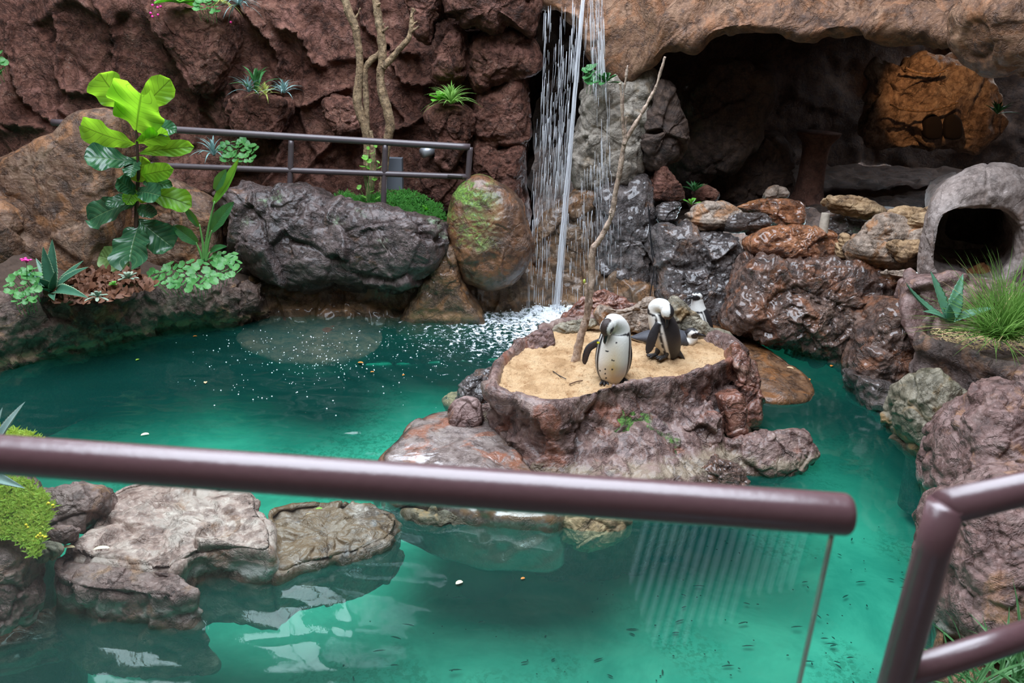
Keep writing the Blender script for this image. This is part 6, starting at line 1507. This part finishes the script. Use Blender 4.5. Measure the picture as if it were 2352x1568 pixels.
def headcol(u, v, w):
    rho = math.hypot(u - .55, w + .15)
    if w > .45 and abs(v) < .62 and u < .75: return BLK if u < .5 or abs(v) < .35 else WHT
    if rho < .62: return BLK
    if rho < 1.12: return WHT
    return BLK
def unit(v): v = np.array(v, float); return v / np.linalg.norm(v)
def penguin(label, base, chain, F, head, hdir, hup, flippers, feet, bodycol, hr=.043, pose=None, beak=True, tailp=None, neckcol=None, spots=(), tagp=None, hcol=headcol):
    e = empty('penguin', tuple(base), label, 'penguin')
    parts = [shell(chain, F, bodycol)]
    u = unit(hdir); w = unit(np.array(hup) - u * (np.array(hup) @ u)); v = np.cross(w, u); ax = np.array([u, v, w])
    head = np.array(head)
    parts.append(ellipsoid(head, ax, np.array([hr * 1.22, hr * .92, hr]), hcol))
    for fl in flippers:
        ch, Ff, fc = fl; parts.append(shell(ch, Ff, fc, 30, 24))
    if tailp is not None: parts.append(shell(tailp, (0, 0, 1), lambda t, a, p: BLK, 14, 20))
    VV, QQ, TT, CC, o_ = [], [], [], [], 0
    for V, Q, T, Cc in parts: VV.append(V); QQ.append(Q + o_); TT.append(T + o_); CC.append(Cc); o_ += len(V)
    VV = np.concatenate(VV); CC = np.concatenate(CC)
    tmp = bpy.data.objects.new('tmp', rawmesh('tmp', VV, np.concatenate(QQ), np.concatenate(TT))); COL.objects.link(tmp)
    md = tmp.modifiers.new('r', 'REMESH'); md.mode = 'VOXEL'; md.voxel_size = .0042
    sm = tmp.modifiers.new('s', 'SMOOTH'); sm.iterations = 6; sm.factor = .5
    dg = bpy.context.evaluated_depsgraph_get(); ev = tmp.evaluated_get(dg); me = ev.to_mesh()
    n = len(me.vertices); V = np.empty(n * 3, np.float32); me.vertices.foreach_get('co', V); V = V.reshape(-1, 3).astype(float)
    Q = [tuple(p.vertices) for p in me.polygons]; ev.to_mesh_clear(); bpy.data.objects.remove(tmp)
    Q4 = np.array([q for q in Q if len(q) == 4]); Q3 = np.array([q for q in Q if len(q) == 3]).reshape(-1, 3)
    kd = KDTree(len(VV))
    for k in range(len(VV)): kd.insert(VV[k], k)
    kd.balance()
    col = np.zeros((n, 3))
    for k in range(n):
        r_ = kd.find_n(V[k], 3); wsum = 0
        for co, idx, d in r_:
            ww = 1 / (d + 1e-4); col[k] += CC[idx] * ww; wsum += ww
        col[k] /= wsum
    for sp, sr, sc_ in spots:
        W_ = V - CAM; z_ = W_ @ _f; px_ = 1176 + FPX * (W_ @ CR) / z_; py_ = 784 - FPX * (W_ @ CU) / z_
        d = np.hypot(px_ - sp[0], py_ - sp[1]); m_ = (d < sr) & (V[:, 1] < base[1] - .03); col[m_] = sc_
    bo = mesh_ob('body', V, Q4, Q3 if len(Q3) else None, mat=M_pen, parent=e, origin=base, colattr=col)
    bo['label'] = 'black and white feathered body'
    # beak: deep, slightly hooked
    P = [head + u * hr * .9 - w * .004, head + u * hr * 1.5 - w * .006, head + u * hr * 2.1 - w * .008, head + u * hr * 2.42 - w * .016]
    mb = MB(); mb.tube(P, [.018, .0125, .009, .003], 12, 14); mb.build('beak', M_beak, e)
    for s in (-1, 1):
        p = head + u * hr * .55 + v * s * hr * .80 + w * hr * .22
        V_, f_ = ico(.0055); mb = MB(); mb.add(V_ + p, None, f_); mb.build('eye', M_eye, e)
    p = head + u * hr * .95 + w * hr * .35
    V_, f_ = ico(.009); mb = MB(); mb.add(V_ * np.array([1.1, 1.1, .7]) + p, None, f_); mb.build('face_skin', M_skin, e)
    for (fp, fd) in feet:
        fp = np.array(fp, float); fd = unit(fd); sd = np.cross(fd, [0, 0, 1]); mb = MB()
        mb.tube([fp + np.array([0, 0, .055]) - fd * .01, fp + np.array([0, 0, .02]), fp + np.array([0, 0, .010]) + fd * .015], [.02, .016, .013], 10, 8)
        for k in (-1, 0, 1):
            d = unit(fd + sd * .42 * k); mb.tube([fp + np.array([0, 0, .012]), fp + d * .035 + np.array([0, 0, .010]), fp + d * .062 + np.array([0, 0, .006]), fp + d * .072 + np.array([0, 0, .003])], [.012, .010, .008, .003], 8, 8)
        mb.add(*[np.array([fp + np.array([0, 0, .004]), fp + unit(fd + sd * .42) * .055 + np.array([0, 0, .004]), fp + fd * .056 + np.array([0, 0, .004]), fp + unit(fd - sd * .42) * .055 + np.array([0, 0, .004])]), np.array([[0, 1, 2, 3]])])
        mb.build('foot', M_foot, e)
    if tagp is not None:
        mb = MB(); mb.box(tagp, (.008, .004, .005)); o = mb.build('wing_tag', M_tagm, e, smooth=False); o['label'] = 'small yellow wing tag'
    return e
def P2(O, x, y, dy): return atY(x, y, O[1] + dy)
def chain(O, L_): return [np.r_[P2(O, x, y, dy), rs, rf] for x, y, dy, rs, rf in L_]
def bodycol_gen(tb, wmax=1.08, lmax=1.30, w2=1.62, yel=True, tneck=.86, bandw=.018, back=BLK):
    def f(t, a, p):
        a = abs(a); wig = .02 * math.sin(t * 60) + .015 * math.sin(t * 37)
        if t > tneck: return WHT if a < 2.2 else back
        if abs(t - tb - .03 * (a / 1.1) ** 2 * -1) < bandw and a < lmax: return BLK
        if t > tb: return WHT if a < 1.9 else back
        if a < wmax + wig: 
            if yel: k = max(0, 1 - abs(t - .36) / .34) * max(0, 1 - a / 1.0); return WHT * (1 - k) + YEL * k
            return WHT
        if a < lmax + wig: return BLK
        if a < w2: return WHT
        return back
    return f
def flc(back=BLK, inner=None):
    return lambda t, a, p: (back if inner is None or abs(a) > 1.6 or .3 > t else inner)

# front penguin, head bowed to its breast, one wing out
O = atZ(1405, 876, SZ)
ch = chain(O, [(1408, 878, .01, .02, .02), (1407, 872, .0, .06, .06), (1406, 855, .0, .098, .092), (1407, 830, .0, .114, .105), (1410, 800, .005, .112, .100), (1414, 775, .015, .102, .092), (1417, 757, .02, .085, .078), (1414, 744, .0, .066, .064), (1406, 739, -.03, .052, .055), (1400, 741, -.055, .044, .048)])
sp = []
for (x, y) in ((1392, 806), (1396, 807), (1406, 827), (1410, 828), (1390, 848), (1406, 848), (1378, 851), (1390, 858), (1392, 868), (1416, 787)):
    sp.append(((x, y), 2.0, BLK))
# the bowed head shows a black crown, a white brow stripe, black face and white cheek
def hc1(u, v, w):
    if w > .55 + .25 * max(0, v): return BRN * .8
    if v > -.2 and rho_(u, w) < .5: return BLK
    if u > .55: return BLK
    return WHT
def rho_(u, w): return math.hypot(u - .6, w + .1)
def hc_top(u, v, w):
    if abs(v) < .60 and w > -.1 and u < .9: return BRN * .7
    if abs(v) < .90: return WHT if u < .88 else BLK
    return BLK if rho_(u, w) < .75 else WHT
penguin('front penguin preening its white breast with one wing held out', O, ch, (-.08, -1, 0), P2(O, 1394, 751, -.075), (-.12, -.10, -1), (-.62, -.78, .15),
        [(chain(O, [(1392, 776, .01, .012, .016), (1380, 783, .0, .012, .022), (1366, 790, -.01, .010, .026), (1353, 799, -.02, .009, .026), (1346, 815, -.03, .008, .024), (1343, 830, -.03, .006, .018), (1344, 837, -.03, .003, .008)]), (.5, 0, -1), lambda t, a, p: BLK if abs(abs(a) - 1.6) > .7 else BRN),
         (chain(O, [(1437, 766, .02, .030, .012), (1444, 785, .02, .034, .012), (1448, 810, .02, .034, .010), (1446, 835, .02, .026, .008), (1439, 858, .02, .010, .005)]), (1, .1, 0), lambda t, a, p: BLK)],
        [((O[0] - .052, O[1] - .02, SZ + .01), (-.1, -1, 0)), ((O[0] + .065, O[1] + .02, SZ + .01), (.3, -1, 0))], bodycol_gen(.76, .95, 1.18, 1.24, bandw=.022), spots=sp, hcol=hc_top, hr=.047, tagp=P2(O, 1374, 787, -.035))
# second penguin, twisting to preen its back
O = atZ(1528, 818, SZ)
ch = chain(O, [(1535, 826, .03, .02, .02), (1538, 815, .03, .065, .06), (1536, 795, .02, .095, .085), (1530, 770, .0, .106, .098), (1522, 745, -.01, .100, .094), (1514, 725, -.01, .084, .080), (1509, 710, -.01, .068, .066), (1513, 702, -.03, .054, .055), (1523, 702, -.06, .046, .048), (1530, 708, -.09, .042, .044)])
def hc2(u, v, w):
    if w > .30: return BLK
    if v < .2 and u < .6 and rho_(u, w) > .5: return WHT
    if u > .5: return np.array([.10, .07, .07])
    return BLK if (w > .2 or v > .3) else WHT
penguin('penguin twisting its head round to preen its black back', O, ch, (-1, -.06, 0), P2(O, 1533, 716, -.105), (.10, -.22, -1), (.95, .05, .2),
        [(chain(O, [(1513, 742, -.09, .020, .016), (1504, 760, -.10, .030, .014), (1497, 780, -.11, .034, .011), (1491, 800, -.11, .028, .009), (1486, 812, -.11, .010, .005)]), (-.3, -1, 0), lambda t, a, p: BLK)],
        [((O[0] - .07, O[1] - .03, SZ + .01), (-.9, -.3, 0)), ((O[0] - .01, O[1] - .06, SZ + .01), (-.9, -.3, 0))], bodycol_gen(.80, 1.0, 1.20, 1.45, tneck=.84), hcol=hc2, hr=.045,
        tailp=[np.r_[P2(O, 1552, 805, 0), .03, .03], np.r_[P2(O, 1566, 818, 0), .022, .014], np.r_[P2(O, 1573, 827, 0), .010, .006]])
# penguin lying on its belly behind
O = atZ(1525, 800, SZ)
ch = chain(O, [(1449, 774, .12, .012, .008), (1460, 775, .12, .04, .022), (1482, 775, .12, .07, .05), (1510, 776, .12, .09, .07), (1545, 778, .12, .095, .078), (1570, 780, .12, .082, .068), (1585, 778, .11, .062, .056), (1590, 770, .10, .045, .045)])
penguin('penguin lying on its belly behind the preening one, facing right', O, ch, (0, -.15, -1), P2(O, 1589, 765, .09), (1, -.25, .0), (0, -.1, 1),
        [(chain(O, [(1545, 785, .03, .014, .01), (1520, 795, .02, .03, .008), (1500, 800, .02, .022, .006), (1488, 803, .02, .008, .004)]), (0, -1, 0), lambda t, a, p: BLK)],
        [], bodycol_gen(2.0, .9, 1.0, 1.05, False, tneck=.9, back=np.array([.05, .052, .062])), hr=.042)
# far penguin upright, looking left
O = atZ(1618, 790, .10)
ch = chain(O, [(1616, 800, .0, .02, .02), (1616, 792, .0, .06, .06), (1614, 775, .0, .085, .08), (1611, 750, .0, .096, .09), (1607, 728, .0, .088, .082), (1603, 708, .0, .066, .062), (1602, 695, .0, .052, .050), (1602, 686, -.0, .046, .045)])
penguin('upright penguin standing behind the island, looking left', O, ch, (-.62, -.78, 0), P2(O, 1602, 680, -.01), (-1, -.35, -.02), (0, 0, 1),
        [(chain(O, [(1617, 710, -.03, .018, .012), (1623, 735, -.05, .03, .012), (1628, 765, -.05, .028, .009), (1630, 785, -.04, .01, .005)]), (.7, -.5, 0), lambda t, a, p: BLK)],
        [((O[0] - .06, O[1] - .05, .10), (-.6, -.8, 0)), ((O[0] + .04, O[1] - .07, .10), (-.6, -.8, 0))], bodycol_gen(.80, .80, .95, 1.1, False, tneck=.97), hr=.043)

# ---------------------------------------------------------------- groups of alike things
G = {'penguin': 'penguins on and behind the sandy island', 'floating_leaf': 'small leaves floating on the pool', 'dead_leaf': 'fallen leaves on the foreground rocks', 'cliff_block': 'rock blocks of the cliff corner',
     'planting_pocket': 'planting pockets on the cliff', 'cable': 'black cables on the wet rock', 'perch': 'perch branches in the grotto', 'grotto_opening': 'nest openings in the grotto', 'cave_boulder': 'boulders in the cave mouth',
     'island_boulder': 'boulders around the island', 'bank_rock': 'rocks along the banks', 'rim_rock': 'rim rocks around the sand', 'bare_tree': 'bare trunks on the cliff', 'stone': 'stones stacked on the right ledge', 'wet_boulder': 'wet rocks along the channel',
     'succulent': 'small plants in the left planter', 'spiky_plant': 'spiky plants on the cliff', 'submerged_rock': 'rocks at and under the water surface'}
for o in list(scene.objects):
    n = o.name.split('.')[0]
    if o.parent is None and n in G and 'label' in o and 'loose' not in o['label']: o['group'] = G[n]
